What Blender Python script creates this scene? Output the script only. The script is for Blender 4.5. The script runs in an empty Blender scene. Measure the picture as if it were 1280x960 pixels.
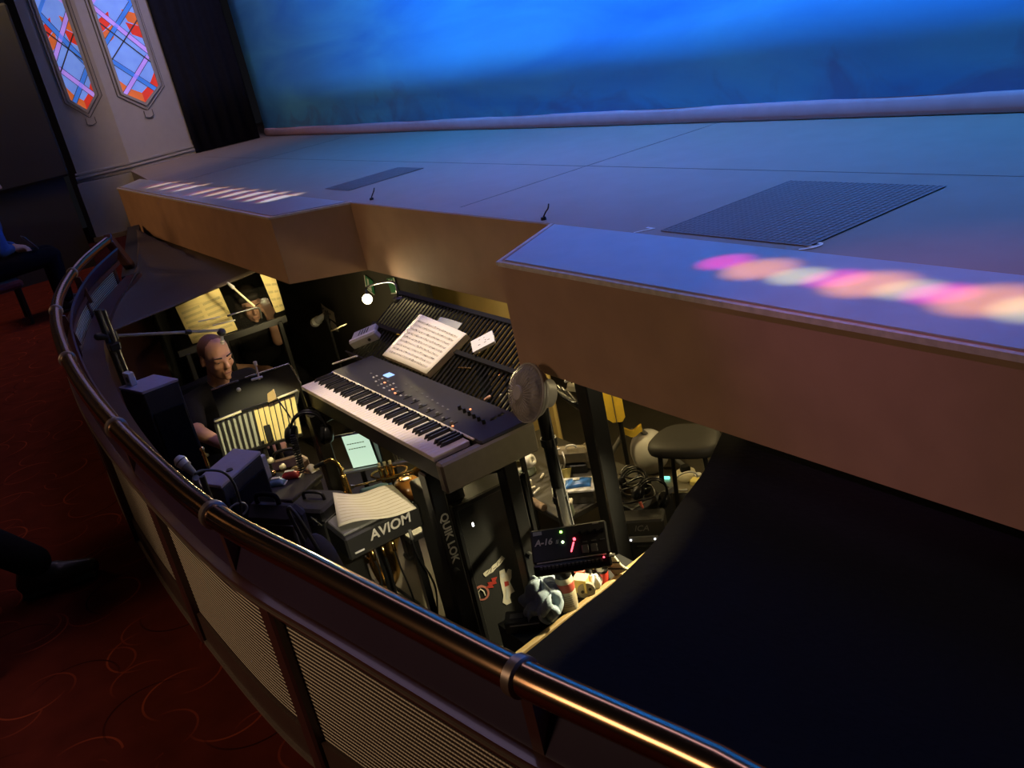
import bpy, math, random
from mathutils import Vector, Matrix, Euler, noise
random.seed(7)
C = bpy.context.scene.collection
PI = math.pi
V = Vector
# ---------------------------------------------------------------- camera (measured from the photograph)
CAM = V((0, 0, 1.45)); F = 1200.0
MR = V((0.54931958, 0.81138777, -0.19974455)); MU = V((-0.19881915, 0.35908674, 0.91188138)); MF = V((-0.81161502, 0.46120126, -0.35857281))
def ray(px, py): return MR*((px-640)/F) - MU*((py-480)/F) + MF
def W(px, py, x=None, y=None, z=None, d=None):
    """world point where the sight line through a pixel meets a plane of the place"""
    r = ray(px, py)
    if x is not None: t = (x-CAM.x)/r.x
    elif y is not None: t = (y-CAM.y)/r.y
    elif z is not None: t = (z-CAM.z)/r.z
    else: t = d/r.length
    return CAM + r*t
def WP(px, py, p0, n):
    r = ray(px, py); return CAM + r*((p0-CAM).dot(n)/r.dot(n))
# ---------------------------------------------------------------- materials
def mat(name, col, rough=.6, metal=0., var=.15, scale=30., bump=0., emis=None, estr=0., spec=.5, trans=0., alpha=1., coat=0., sheen=0.):
    m = bpy.data.materials.new(name); m.use_nodes = True
    nt = m.node_tree; b = nt.nodes['Principled BSDF']
    tc = nt.nodes.new('ShaderNodeTexCoord'); nz = nt.nodes.new('ShaderNodeTexNoise')
    nz.inputs['Scale'].default_value = scale; nz.inputs['Detail'].default_value = 4
    nt.links.new(tc.outputs['Object'], nz.inputs['Vector'])
    mx = nt.nodes.new('ShaderNodeMix'); mx.data_type = 'RGBA'
    mx.inputs[6].default_value = (*[max(0, c*(1-var)) for c in col], 1); mx.inputs[7].default_value = (*[min(1, c*(1+var)) for c in col], 1)
    nt.links.new(nz.outputs['Fac'], mx.inputs[0]); nt.links.new(mx.outputs[2], b.inputs['Base Color'])
    b.inputs['Roughness'].default_value = rough; b.inputs['Metallic'].default_value = metal
    b.inputs['Specular IOR Level'].default_value = spec
    b.inputs['Transmission Weight'].default_value = trans; b.inputs['Alpha'].default_value = alpha
    b.inputs['Coat Weight'].default_value = coat; b.inputs['Sheen Weight'].default_value = sheen
    if emis: b.inputs['Emission Color'].default_value = (*emis, 1); b.inputs['Emission Strength'].default_value = estr
    if bump:
        bp = nt.nodes.new('ShaderNodeBump'); bp.inputs['Strength'].default_value = bump; bp.inputs['Distance'].default_value = .004
        nt.links.new(nz.outputs['Fac'], bp.inputs['Height']); nt.links.new(bp.outputs['Normal'], b.inputs['Normal'])
    return m
def N(nt, t, **kw):
    n = nt.nodes.new(t)
    for k, v in kw.items(): setattr(n, k, v)
    return n
M = {}
M['black'] = mat('black_metal', (.012, .012, .012), .38, .0)
M['black_gloss'] = mat('black_gloss', (.01, .01, .011), .3, spec=.35)
M['black_plastic'] = mat('black_plastic', (.02, .02, .02), .5, bump=.1, scale=200)
M['black_cloth'] = mat('black_cloth', (.007, .007, .008), .95, var=.3, scale=60, bump=.3, spec=.1)
M['lit_cloth'] = mat('lightened_black_cloth', (.085, .066, .052), .95, var=.2, scale=80, bump=.2, spec=.1)  # black fabric of the left cover, lightened for the house light on it
M['dark_wall'] = mat('dark_wall', (.014, .0135, .014), .85, var=.3, scale=3)
M['pit_wall'] = mat('pit_wall', (.05, .045, .032), .85, var=.3, scale=5, bump=.1)
M['pit_floor'] = mat('pit_floor', (.06, .05, .035), .7, var=.4, scale=6)
M['steel'] = mat('steel', (.55, .55, .53), .25, 1.)
M['dark_steel'] = mat('dark_steel', (.12, .12, .12), .3, .9)
M['brass'] = mat('brass', (.75, .5, .18), .2, 1.)
M['gold'] = mat('gold_lacquer', (.85, .58, .2), .22, 1.)
M['rail'] = mat('bronze_handrail', (.42, .26, .15), .19, 1., var=.1, scale=8)
M['collar'] = mat('dull_bronze_collar', (.3, .24, .2), .35, .8)
M['maroon'] = mat('maroon_wood', (.055, .02, .018), .35, var=.25, scale=14, coat=.2)
M['upper_board'] = mat('plum_board', (.028, .014, .034), .3, var=.2, scale=8)
M['base_board'] = mat('brown_base_board', (.05, .026, .02), .5, var=.25, scale=10)
M['thin_trim'] = mat('tarnished_trim', (.25, .2, .16), .4, .6)
M['wood'] = mat('pale_wood', (.35, .24, .1), .6, var=.25, scale=12)
M['pier'] = mat('painted_plaster', (.4, .355, .32), .75, var=.06, scale=15, bump=.05)
M['paper'] = mat('score_paper', (.75, .7, .58), .8, var=.04, scale=20)
M['paper_lit_or_reflected'] = mat('yellow_paper', (.8, .66, .3), .8, var=.05, scale=20)
M['paper_grey'] = mat('shaded_paper', (.36, .38, .34), .8, var=.05, scale=20)
M['ink'] = mat('ink', (.12, .11, .09), .8)
M['white'] = mat('white_plastic', (.7, .69, .66), .4, var=.04)
M['cream'] = mat('cream_plastic', (.7, .64, .45), .5, var=.06)
M['ivory'] = mat('ivory_key', (.8, .72, .62), .3, var=.03)
M['grey'] = mat('grey_plastic', (.16, .16, .155), .5)
M['grey_light'] = mat('pale_grey_plastic', (.42, .42, .4), .45)
M['lit_end'] = mat('lit_end_cap', (.24, .21, .15), .5)  # piano's black casing tinted lighter where its end catches the light
M['panel_dark'] = mat('keyboard_panel', (.016, .015, .015), .6, var=.3, scale=50)
M['red'] = mat('red_plastic', (.6, .05, .03), .45)
M['orange'] = mat('orange_plastic', (.7, .28, .04), .5)
M['yellow'] = mat('yellow_plastic', (.75, .5, .05), .5)
M['yellow_soft'] = mat('pale_yellow_card', (.8, .68, .22), .6)
M['blue'] = mat('blue_packet', (.04, .17, .5), .35)
M['pale_blue'] = mat('pale_blue_plastic', (.25, .45, .6), .3)
M['towel'] = mat('blue_grey_towel', (.2, .27, .34), .95, var=.2, scale=120, bump=.4, sheen=.2)
M['green'] = mat('green_sign', (.03, .2, .08), .5)
M['speaker_top'] = mat('speaker_top', (.28, .25, .3), .7, var=.1, scale=40)
M['speaker_body'] = mat('speaker_body', (.012, .012, .013), .75, bump=.2, scale=150)
M['skin'] = mat('skin', (.5, .27, .16), .55, var=.1, scale=25)
M['skin_pale'] = mat('pale_skin', (.56, .32, .22), .55, var=.1, scale=25)
M['hair'] = mat('dark_hair', (.02, .014, .01), .6, var=.4, scale=90, bump=.5)
M['stubble'] = mat('cropped_hair', (.11, .06, .035), .8, var=.3, scale=200, bump=.3)
M['tshirt'] = mat('black_tshirt', (.013, .012, .012), .95, var=.3, scale=60, bump=.2, spec=.1)
M['jeans'] = mat('black_trousers', (.01, .01, .012), .95, var=.3, scale=70, spec=.1)
M['shoe'] = mat('black_leather', (.012, .011, .011), .4)
M['blue_coat'] = mat('blue_jumper', (.03, .09, .3), .9, var=.3, scale=50, bump=.3)
M['seat_red'] = mat('dark_red_velvet', (.12, .012, .012), .9, sheen=.3)
M['bread'] = mat('amber_glass', (.5, .22, .05), .25, var=.3, scale=14)
M['lcd'] = mat('lcd_blue', (.1, .2, .4), .3, emis=(.35, .55, 1.), estr=1.2)
M['screen'] = mat('sheet_glow', (.3, .4, .35), .3, emis=(.72, 1., .74), estr=.75)  # glow put into the sheet that is built as a tablet
M['led_green'] = mat('led_green', (.2, .6, .1), .3, emis=(.35, 1., .12), estr=7)
M['led_pale'] = mat('led_pale', (.5, .6, .4), .3, emis=(.75, 1., .55), estr=5)
M['led_red'] = mat('led_red', (.6, .1, .1), .3, emis=(1., .07, .1), estr=5)
M['led_orange'] = mat('led_orange', (.6, .2, .1), .3, emis=(1., .3, .12), estr=2)
M['led_white'] = mat('led_white', (.7, .7, .7), .3, emis=(1., 1., 1.), estr=3)
M['led_teal'] = mat('led_teal', (.2, .6, .5), .3, emis=(.2, .9, .7), estr=1.5)
M['bulb'] = mat('lamp_bulb', (1, .9, .7), .3, emis=(1., .86, .5), estr=320)
M['perspex'] = mat('clear_perspex', (.03, .03, .028), .03, alpha=.05, var=0.02)
M['clear_plastic'] = mat('translucent_fan_guard', (.36, .33, .32), .4, alpha=.38, var=.1)
M['groove'] = mat('groove_shade', (.1, .085, .08), .9)  # shade of the grooves put into the colour of thin dark strips
M['lead'] = mat('window_lead', (.09, .085, .09), .6, .3)
# stained glass: lit from behind
def glass(name, c, s, v=.3, sc=6.):
    m = mat(name, c, .15, var=v, scale=sc)
    nt = m.node_tree; b = nt.nodes['Principled BSDF']
    mx = [n for n in nt.nodes if n.type == 'MIX'][0]
    nt.links.new(mx.outputs[2], b.inputs['Emission Color']); b.inputs['Emission Strength'].default_value = s
    return m
M['g_blue'] = glass('glass_pale_blue', (.17, .29, .8), .72, .35)
M['g_strip'] = glass('glass_blue', (.05, .17, .62), .75)
M['g_lilac'] = glass('glass_lilac', (.42, .24, .8), .75)
M['g_red'] = glass('glass_red', (.55, .035, .02), .75)
M['g_orange'] = glass('glass_orange', (.58, .12, .03), .75)
# carpet with swirl arcs
def carpet():
    m = mat('red_patterned_carpet', (.072, .0115, .0065), .95, var=.4, scale=9, bump=.3, spec=.05)
    nt = m.node_tree; L = nt.links.new; b = nt.nodes['Principled BSDF']
    tc = N(nt, 'ShaderNodeTexCoord'); base = [n for n in nt.nodes if n.type == 'MIX'][0]
    last = base.outputs[2]
    for k, (sc, off, col) in enumerate(((3.6, 0., (.2, .035, .015)), (2.9, 5.3, (.025, .004, .003)), (4.6, 2.2, (.15, .025, .012)))):
        mp = N(nt, 'ShaderNodeMapping'); mp.inputs['Location'].default_value = (off, off*1.7, 0); L(tc.outputs['Object'], mp.inputs['Vector'])
        vo = N(nt, 'ShaderNodeTexVoronoi', voronoi_dimensions='2D'); vo.inputs['Scale'].default_value = sc; L(mp.outputs[0], vo.inputs['Vector'])
        mul = N(nt, 'ShaderNodeVectorMath', operation='SUBTRACT'); L(mp.outputs[0], mul.inputs[0])
        pos = N(nt, 'ShaderNodeVectorMath', operation='SCALE'); L(vo.outputs['Position'], pos.inputs[0]); pos.inputs['Scale'].default_value = 1.0
        L(pos.outputs[0], mul.inputs[1])
        sep = N(nt, 'ShaderNodeSeparateXYZ'); L(mul.outputs[0], sep.inputs[0])
        ln = N(nt, 'ShaderNodeVectorMath', operation='LENGTH'); L(mul.outputs[0], ln.inputs[0])
        r0 = N(nt, 'ShaderNodeMath', operation='SUBTRACT'); L(ln.outputs['Value'], r0.inputs[0]); r0.inputs[1].default_value = .36/sc
        ab = N(nt, 'ShaderNodeMath', operation='ABSOLUTE'); L(r0.outputs[0], ab.inputs[0])
        lt = N(nt, 'ShaderNodeMath', operation='LESS_THAN'); L(ab.outputs[0], lt.inputs[0]); lt.inputs[1].default_value = .003
        at = N(nt, 'ShaderNodeMath', operation='ARCTAN2'); L(sep.outputs[1], at.inputs[0]); L(sep.outputs[0], at.inputs[1])
        cc = N(nt, 'ShaderNodeSeparateColor'); L(vo.outputs['Color'], cc.inputs[0])
        ph = N(nt, 'ShaderNodeMath', operation='MULTIPLY_ADD'); L(cc.outputs[0], ph.inputs[0]); ph.inputs[1].default_value = 6.28; L(at.outputs[0], ph.inputs[2])
        sn = N(nt, 'ShaderNodeMath', operation='SINE'); L(ph.outputs[0], sn.inputs[0])
        gt = N(nt, 'ShaderNodeMath', operation='MAXIMUM'); L(sn.outputs[0], gt.inputs[0]); gt.inputs[1].default_value = 0
        f = N(nt, 'ShaderNodeMath', operation='MULTIPLY'); L(lt.outputs[0], f.inputs[0]); L(gt.outputs[0], f.inputs[1])
        mx = N(nt, 'ShaderNodeMix', data_type='RGBA'); L(f.outputs[0], mx.inputs[0]); L(last, mx.inputs[6]); mx.inputs[7].default_value = (*col, 1)
        last = mx.outputs[2]
    L(last, b.inputs['Base Color'])
    return m
M['carpet'] = carpet()
def mesh_fabric():
    m = mat('ribbed_cream_mesh', (.3, .26, .2), .7)
    nt = m.node_tree; L = nt.links.new; b = nt.nodes['Principled BSDF']
    uv = N(nt, 'ShaderNodeUVMap'); sep = N(nt, 'ShaderNodeSeparateXYZ'); L(uv.outputs[0], sep.inputs[0])
    a = N(nt, 'ShaderNodeMath', operation='MULTIPLY'); L(sep.outputs[1], a.inputs[0]); a.inputs[1].default_value = 2*PI/.0115
    s = N(nt, 'ShaderNodeMath', operation='SINE'); L(a.outputs[0], s.inputs[0])
    a2 = N(nt, 'ShaderNodeMath', operation='MULTIPLY'); L(sep.outputs[0], a2.inputs[0]); a2.inputs[1].default_value = 2*PI/.008
    s2 = N(nt, 'ShaderNodeMath', operation='SINE'); L(a2.outputs[0], s2.inputs[0])
    s3 = N(nt, 'ShaderNodeMath', operation='MULTIPLY_ADD'); L(s2.outputs[0], s3.inputs[0]); s3.inputs[1].default_value = .22; L(s.outputs[0], s3.inputs[2])
    rp = N(nt, 'ShaderNodeMapRange'); L(s3.outputs[0], rp.inputs[0]); rp.inputs[1].default_value = -.35; rp.inputs[2].default_value = .35
    mx = N(nt, 'ShaderNodeMix', data_type='RGBA'); L(rp.outputs[0], mx.inputs[0]); mx.inputs[6].default_value = (.04, .03, .026, 1); mx.inputs[7].default_value = (.8, .7, .52, 1)
    L(mx.outputs[2], b.inputs['Base Color'])
    bp = N(nt, 'ShaderNodeBump'); bp.inputs['Distance'].default_value = .003; L(s3.outputs[0], bp.inputs['Height']); L(bp.outputs[0], b.inputs['Normal'])
    return m
M['mesh'] = mesh_fabric()
def backdrop_mat():
    m = mat('painted_sky_cloth', (.3, .5, .8), .9)
    nt = m.node_tree; L = nt.links.new; b = nt.nodes['Principled BSDF']
    tc = N(nt, 'ShaderNodeTexCoord'); mp = N(nt, 'ShaderNodeMapping'); mp.inputs['Scale'].default_value = (.28, 1, 1.5); mp.inputs['Rotation'].default_value = (0, .1, 0)
    L(tc.outputs['Object'], mp.inputs['Vector'])
    n1 = N(nt, 'ShaderNodeTexNoise'); n1.inputs['Scale'].default_value = 1.6; n1.inputs['Detail'].default_value = 7; n1.inputs['Distortion'].default_value = .6; L(mp.outputs[0], n1.inputs['Vector'])
    r1 = N(nt, 'ShaderNodeValToRGB'); L(n1.outputs['Fac'], r1.inputs[0])
    e = r1.color_ramp.elements; e[0].position = .3; e[0].color = (.05, .32, .8, 1); e[1].position = .68; e[1].color = (.12, .62, .95, 1)
    mp2 = N(nt, 'ShaderNodeMapping'); mp2.inputs['Scale'].default_value = (.9, 1, 1.5); L(tc.outputs['Object'], mp2.inputs['Vector'])
    n2 = N(nt, 'ShaderNodeTexNoise'); n2.inputs['Scale'].default_value = 2.2; n2.inputs['Detail'].default_value = 8; n2.inputs['Distortion'].default_value = 1.2; L(mp2.outputs[0], n2.inputs['Vector'])
    # painted cloud bank low on the cloth
    sp = N(nt, 'ShaderNodeSeparateXYZ'); L(tc.outputs['Object'], sp.inputs[0])
    k = N(nt, 'ShaderNodeMath', operation='MULTIPLY_ADD'); L(n2.outputs['Fac'], k.inputs[0]); k.inputs[1].default_value = 1.6; k.inputs[2].default_value = -.7
    k2 = N(nt, 'ShaderNodeMath', operation='SUBTRACT'); L(k.outputs[0], k2.inputs[0]); L(sp.outputs[2], k2.inputs[1])
    k3 = N(nt, 'ShaderNodeMapRange'); L(k2.outputs[0], k3.inputs[0]); k3.inputs[1].default_value = -.1; k3.inputs[2].default_value = .22; k3.inputs[4].default_value = .6
    mx = N(nt, 'ShaderNodeMix', data_type='RGBA'); L(k3.outputs[0], mx.inputs[0]); L(r1.outputs[0], mx.inputs[6]); mx.inputs[7].default_value = (.1, .2, .55, 1)
    L(mx.outputs[2], b.inputs['Base Color'])
    return m
M['backdrop'] = backdrop_mat()
M['hem'] = mat('canvas_hem', (.36, .22, .25), .9, var=.15, scale=10)
M['drape'] = mat('black_velvet', (.014, .014, .02), .95, spec=.05, var=.3, scale=20)
M['stage'] = mat('stage_boards', (.25, .185, .15), .55, var=.12, scale=7, bump=.05)
M['apron_top'] = mat('worn_grey_apron_lid', (.3, .3, .33), .32, var=.15, scale=9, coat=.1)
M['fascia'] = mat('brown_fascia', (.31, .19, .125), .75, var=.22, scale=6, bump=.08)
M['edge'] = mat('scuffed_edge_strip', (.42, .38, .36), .6, var=.4, scale=40)
M['grate_mid'] = mat('grating_bars', (.2, .16, .15), .5)
M['grate_dark'] = mat('black_grating', (.13, .105, .1), .5)
M['paint_white'] = mat('white_floor_paint', (.7, .7, .7), .6)
# ---------------------------------------------------------------- mesh helpers
class MB:
    def __init__(s): s.v = []; s.f = []; s.uv = None
    def add(s, vs, fs):
        b = len(s.v); s.v += [V(p) for p in vs]; s.f += [tuple(b+i for i in f) for f in fs]; return s
    def box(s, c, d, rot=None, ch=0.):
        c = V(c); h = [x/2 for x in d]; R = rot.to_matrix() if isinstance(rot, Euler) else (rot or Matrix.Identity(3))
        if ch <= 0:
            vs = [c + R @ V((h[0]*i, h[1]*j, h[2]*k)) for i in (-1, 1) for j in (-1, 1) for k in (-1, 1)]
            return s.add(vs, [(0, 1, 3, 2), (4, 6, 7, 5), (0, 4, 5, 1), (2, 3, 7, 6), (0, 2, 6, 4), (1, 5, 7, 3)])
        ch = min(ch, min(h)*.95)
        idx = {}; vs = []
        for i in (-1, 1):
            for j in (-1, 1):
                for k in (-1, 1):
                    for a in range(3):
                        p = [i*h[0], j*h[1], k*h[2]]; sg = (i, j, k)
                        for q in range(3):
                            if q != a: p[q] -= sg[q]*ch
                        idx[(i, j, k, a)] = len(vs); vs.append(c + R @ V(p))
        fs = []
        for a in range(3):
            o = [q for q in range(3) if q != a]
            for sg in (-1, 1):
                f = []
                for (u, w) in ((-1, -1), (1, -1), (1, 1), (-1, 1)):
                    t = [0]*3; t[a] = sg; t[o[0]] = u; t[o[1]] = w; f.append(idx[(*t, a)])
                flip = (sg < 0) ^ (a == 1)
                fs.append(tuple(reversed(f)) if flip else tuple(f))
        for a in range(3):          # edges run along axis a
            o = [q for q in range(3) if q != a]
            for u in (-1, 1):
                for w in (-1, 1):
                    t0 = [0]*3; t1 = [0]*3; t0[a] = -1; t1[a] = 1
                    for t in (t0, t1): t[o[0]] = u; t[o[1]] = w
                    fs.append((idx[(*t0, o[0])], idx[(*t1, o[0])], idx[(*t1, o[1])], idx[(*t0, o[1])]))
        for i in (-1, 1):
            for j in (-1, 1):
                for k in (-1, 1): fs.append(tuple(idx[(i, j, k, a)] for a in range(3)))
        return s.add(vs, fs)
    def bar(s, a, b, w, h=None, up=V((0, 0, 1)), ch=0.):
        a = V(a); b = V(b); d = b-a; z = d.normalized()
        if abs(z.dot(up)) > .98: up = V((0, 1, 0)) if abs(z.y) < .9 else V((1, 0, 0))
        x = up.cross(z).normalized(); y = z.cross(x)
        R = Matrix((x, y, z)).transposed()
        return s.box((a+b)/2, (w, h or w, d.length), R, ch)
    def tube(s, pts, r, n=8, caps=True, closed=False):
        pts = [V(p) for p in pts]; rr = r if isinstance(r, (list, tuple)) else [r]*len(pts)
        up = None; rings = []; vs = []
        for i, p in enumerate(pts):
            if closed: t = pts[(i+1) % len(pts)]-pts[i-1]
            else: t = pts[min(i+1, len(pts)-1)]-pts[max(i-1, 0)]
            t = t.normalized() if t.length > 1e-9 else V((0, 0, 1))
            if up is None: up = V((0, 0, 1)) if abs(t.z) < .9 else V((1, 0, 0))
            x = up.cross(t)
            x = x.normalized() if x.length > 1e-6 else t.orthogonal().normalized()
            y = t.cross(x); up = y
            for k in range(n):
                a = 2*PI*k/n; vs.append(p + (x*math.cos(a)+y*math.sin(a))*rr[i])
        m = len(pts); fs = []
        for i in range(m if closed else m-1):
            j = (i+1) % m
            for k in range(n): fs.append((i*n+k, i*n+(k+1) % n, j*n+(k+1) % n, j*n+k))
        if caps and not closed: fs.append(tuple(reversed(range(n)))); fs.append(tuple((m-1)*n+k for k in range(n)))
        return s.add(vs, fs)
    def cyl(s, a, b, r0, r1=None, n=16):
        return s.tube([a, b], [r0, r0 if r1 is None else r1], n)
    def lathe(s, c, prof, n=24, R=None):
        c = V(c); R = R or Matrix.Identity(3); vs = []; m = len(prof)
        for (r, z) in prof:
            for k in range(n):
                a = 2*PI*k/n; vs.append(c + R @ V((r*math.cos(a), r*math.sin(a), z)))
        fs = [(i*n+k, i*n+(k+1) % n, (i+1)*n+(k+1) % n, (i+1)*n+k) for i in range(m-1) for k in range(n)]
        if prof[0][0] > 1e-6: fs.append(tuple(reversed(range(n))))
        if prof[-1][0] > 1e-6: fs.append(tuple((m-1)*n+k for k in range(n)))
        return s.add(vs, fs)
    def ell(s, c, r, R=None, n=20, m=12):
        c = V(c); r = (r, r, r) if not hasattr(r, '__len__') else r; R = R or Matrix.Identity(3)
        vs = []
        for i in range(1, m):
            t = PI*i/m
            for k in range(n):
                a = 2*PI*k/n; vs.append(c + R @ V((r[0]*math.sin(t)*math.cos(a), r[1]*math.sin(t)*math.sin(a), r[2]*math.cos(t))))
        top = len(vs); vs.append(c + R @ V((0, 0, r[2]))); vs.append(c + R @ V((0, 0, -r[2])))
        fs = [(i*n+k, (i+1)*n+k, (i+1)*n+(k+1) % n, i*n+(k+1) % n) for i in range(m-2) for k in range(n)]
        fs += [(top, k, (k+1) % n) for k in range(n)] + [(top+1, (m-2)*n+(k+1) % n, (m-2)*n+k) for k in range(n)]
        return s.add(vs, fs)
    def cap(s, a, b, ra, rb, n=14):
        a = V(a); b = V(b); d = (b-a); L = d.length; t = d.normalized() if L > 1e-9 else V((0, 0, 1))
        pts = []; rr = []
        for i in range(5):
            q = PI/2*i/4; pts.append(a - t*ra*math.cos(q)); rr.append(max(ra*math.sin(q), ra*.02))
        for i in range(5):
            q = PI/2*i/4; pts.append(b + t*rb*math.sin(q)); rr.append(max(rb*math.cos(q), rb*.02))
        return s.tube(pts, rr, n)
    def prism(s, poly, off):
        """closed outline of 3-D points pushed along off"""
        n = len(poly); off = V(off); vs = [V(p) for p in poly] + [V(p)+off for p in poly]
        return s.add(vs, [tuple(reversed(range(n))), tuple(range(n, 2*n))] + [(i, (i+1) % n, n+(i+1) % n, n+i) for i in range(n)])
    def sheet(s, fn, nu, nv, th):
        P0 = [[V(fn(i/nu, j/nv)) for j in range(nv+1)] for i in range(nu+1)]
        vs = []; nn = (nu+1)*(nv+1)
        nr = {}
        for i in range(nu+1):
            for j in range(nv+1):
                du = P0[min(i+1, nu)][j]-P0[max(i-1, 0)][j]; dv = P0[i][min(j+1, nv)]-P0[i][max(j-1, 0)]
                nrm = du.cross(dv); nr[(i, j)] = nrm.normalized() if nrm.length > 1e-12 else V((0, 0, 1))
        for i in range(nu+1):
            for j in range(nv+1): vs.append(P0[i][j])
        for i in range(nu+1):
            for j in range(nv+1): vs.append(P0[i][j]-nr[(i, j)]*th)
        ix = lambda i, j, k=0: k*nn + i*(nv+1)+j
        fs = []
        for i in range(nu):
            for j in range(nv):
                fs.append((ix(i, j), ix(i+1, j), ix(i+1, j+1), ix(i, j+1))); fs.append((ix(i, j, 1), ix(i, j+1, 1), ix(i+1, j+1, 1), ix(i+1, j, 1)))
        for i in range(nu):
            fs.append((ix(i, 0), ix(i, 0, 1), ix(i+1, 0, 1), ix(i+1, 0))); fs.append((ix(i, nv), ix(i+1, nv), ix(i+1, nv, 1), ix(i, nv, 1)))
        for j in range(nv):
            fs.append((ix(0, j), ix(0, j+1), ix(0, j+1, 1), ix(0, j, 1))); fs.append((ix(nu, j), ix(nu, j, 1), ix(nu, j+1, 1), ix(nu, j+1)))
        return s.add(vs, fs)
    def merge(s, o): return s.add(o.v, o.f)
    def build(s, name, m, parent=None, world=False, smooth=False, bevel=0.):
        vs = s.v
        if world and parent is not None:
            inv = wmat(parent).inverted(); vs = [inv @ p for p in vs]
        me = bpy.data.meshes.new(name); me.from_pydata([tuple(p) for p in vs], [], s.f); me.update()
        return link(name, me, m, parent, smooth, bevel)
def wmat(o):
    mw = o.matrix_basis.copy()
    while o.parent is not None: o = o.parent; mw = o.matrix_basis @ mw
    return mw
def link(name, me, m, parent=None, smooth=False, bevel=0.):
    import bmesh
    bm = bmesh.new(); bm.from_mesh(me); bmesh.ops.recalc_face_normals(bm, faces=bm.faces); bm.to_mesh(me); bm.free()
    if m is not None: me.materials.append(m)
    if smooth:
        for p in me.polygons: p.use_smooth = True
    o = bpy.data.objects.new(name, me); C.objects.link(o)
    if parent is not None: o.parent = parent
    if smooth == 'auto' :
        md = o.modifiers.new('split', 'EDGE_SPLIT'); md.split_angle = math.radians(40)
    if bevel:
        b = o.modifiers.new('bevel', 'BEVEL'); b.width = bevel; b.segments = 2; b.limit_method = 'ANGLE'
    return o
def T(name, label, cat, loc=(0, 0, 0), rz=0., group=None, rot=None):
    o = bpy.data.objects.new(name, None); C.objects.link(o); o.empty_display_size = .05
    o.location = loc; o.rotation_euler = rot if rot else (0, 0, rz)
    o['label'] = label; o['category'] = cat
    if group: o['group'] = group
    return o
def tag(o, label, cat, group=None):
    o['label'] = label; o['category'] = cat
    if group: o['group'] = group
    return o
def S(o): o['kind'] = 'structure'; return o
def txt(string, size, m, parent, mx, depth=.001, shear=0., name='lettering', align='CENTER', bold=0., font_scale_x=1.):
    cu = bpy.data.curves.new('t', 'FONT'); cu.body = string; cu.size = size; cu.extrude = depth; cu.shear = shear
    cu.align_x = align; cu.align_y = 'CENTER'; cu.offset = bold; cu.resolution_u = 3
    ob = bpy.data.objects.new('t', cu); C.objects.link(ob)
    dg = bpy.context.evaluated_depsgraph_get(); dg.update()
    me = bpy.data.meshes.new_from_object(ob.evaluated_get(dg))
    bpy.data.objects.remove(ob); bpy.data.curves.remove(cu)
    me.transform(mx @ Matrix.Diagonal((font_scale_x, 1, 1, 1)))
    me.materials.clear()
    o = bpy.data.objects.new(name, me); me.materials.append(m); C.objects.link(o); o.parent = parent
    return o
def frame(p, x, y):
    x = V(x).normalized(); y = V(y); z = x.cross(y).normalized(); y = z.cross(x)
    return Matrix(((x.x, y.x, z.x, p[0]), (x.y, y.y, z.y, p[1]), (x.z, y.z, z.z, p[2]), (0, 0, 0, 1)))
def crom(pts, n=8):
    pts = [V(p) for p in pts]; out = []
    for i in range(len(pts)-1):
        p0, p1, p2, p3 = pts[max(i-1, 0)], pts[i], pts[i+1], pts[min(i+2, len(pts)-1)]
        for k in range(n):
            t = k/n
            out.append(.5*((2*p1)+(p2-p0)*t+(2*p0-5*p1+4*p2-p3)*t*t+(3*p1-p0-3*p2+p3)*t**3))
    return out+[pts[-1]]
def blob(mb, voxel, smooth_it=6):
    """one continuous skin over overlapping volumes"""
    me = bpy.data.meshes.new('b'); me.from_pydata([tuple(p) for p in mb.v], [], mb.f)
    import bmesh
    bm = bmesh.new(); bm.from_mesh(me); bmesh.ops.recalc_face_normals(bm, faces=bm.faces); bm.to_mesh(me); bm.free()
    ob = bpy.data.objects.new('b', me); C.objects.link(ob)
    r = ob.modifiers.new('r', 'REMESH'); r.mode = 'VOXEL'; r.voxel_size = voxel
    q = ob.modifiers.new('s', 'SMOOTH'); q.factor = .5; q.iterations = smooth_it
    dg = bpy.context.evaluated_depsgraph_get(); dg.update()
    out = bpy.data.meshes.new_from_object(ob.evaluated_get(dg)); bpy.data.objects.remove(ob)
    out.materials.clear()
    return out
def cable(name, label, pts, r, m, n=8, cat='cable'):
    mb = MB().tube(crom(pts, n), r, 6); return tag(mb.build(name, m, smooth=True), label, cat)
FLOOR = -.95; STG = .65; UND = .26
# ================================================================ SETTING: railing line
rp = [(-.5, .575), (-.68, .547), (-.817, .517), (-.995, .478), (-1.229, .438), (-1.509, .391), (-1.919, .325), (-2.455, .300), (-3.054, .298), (-3.739, .331), (-4.549, .418), (-5.22, .548), (-5.954, .775), (-6.62, 1.071)]
right = [(1.9, 1.85), (1.3, 1.38), (.75, 1.06), (.3, .86), (-.1, .70)]
path = crom([(x, y, 0) for x, y in right+rp], 8)
dist = [0.]
for a, b in zip(path, path[1:]): dist.append(dist[-1]+(b-a).length)
def along(s):
    s = max(0, min(dist[-1]-1e-6, s))
    for i in range(len(path)-1):
        if dist[i+1] >= s:
            t = (s-dist[i])/(dist[i+1]-dist[i]); p = path[i].lerp(path[i+1], t)
            a = path[max(i-1, 0)].lerp(path[max(i-1, 0)+2 if i > 0 else 2], 0)
            d = (path[min(i+2, len(path)-1)]-path[max(i-1, 0)]).normalized()
            return p, d, V((d.y, -d.x, 0))       # last: normal into the pit
    return path[-1], d, V((d.y, -d.x, 0))
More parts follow.
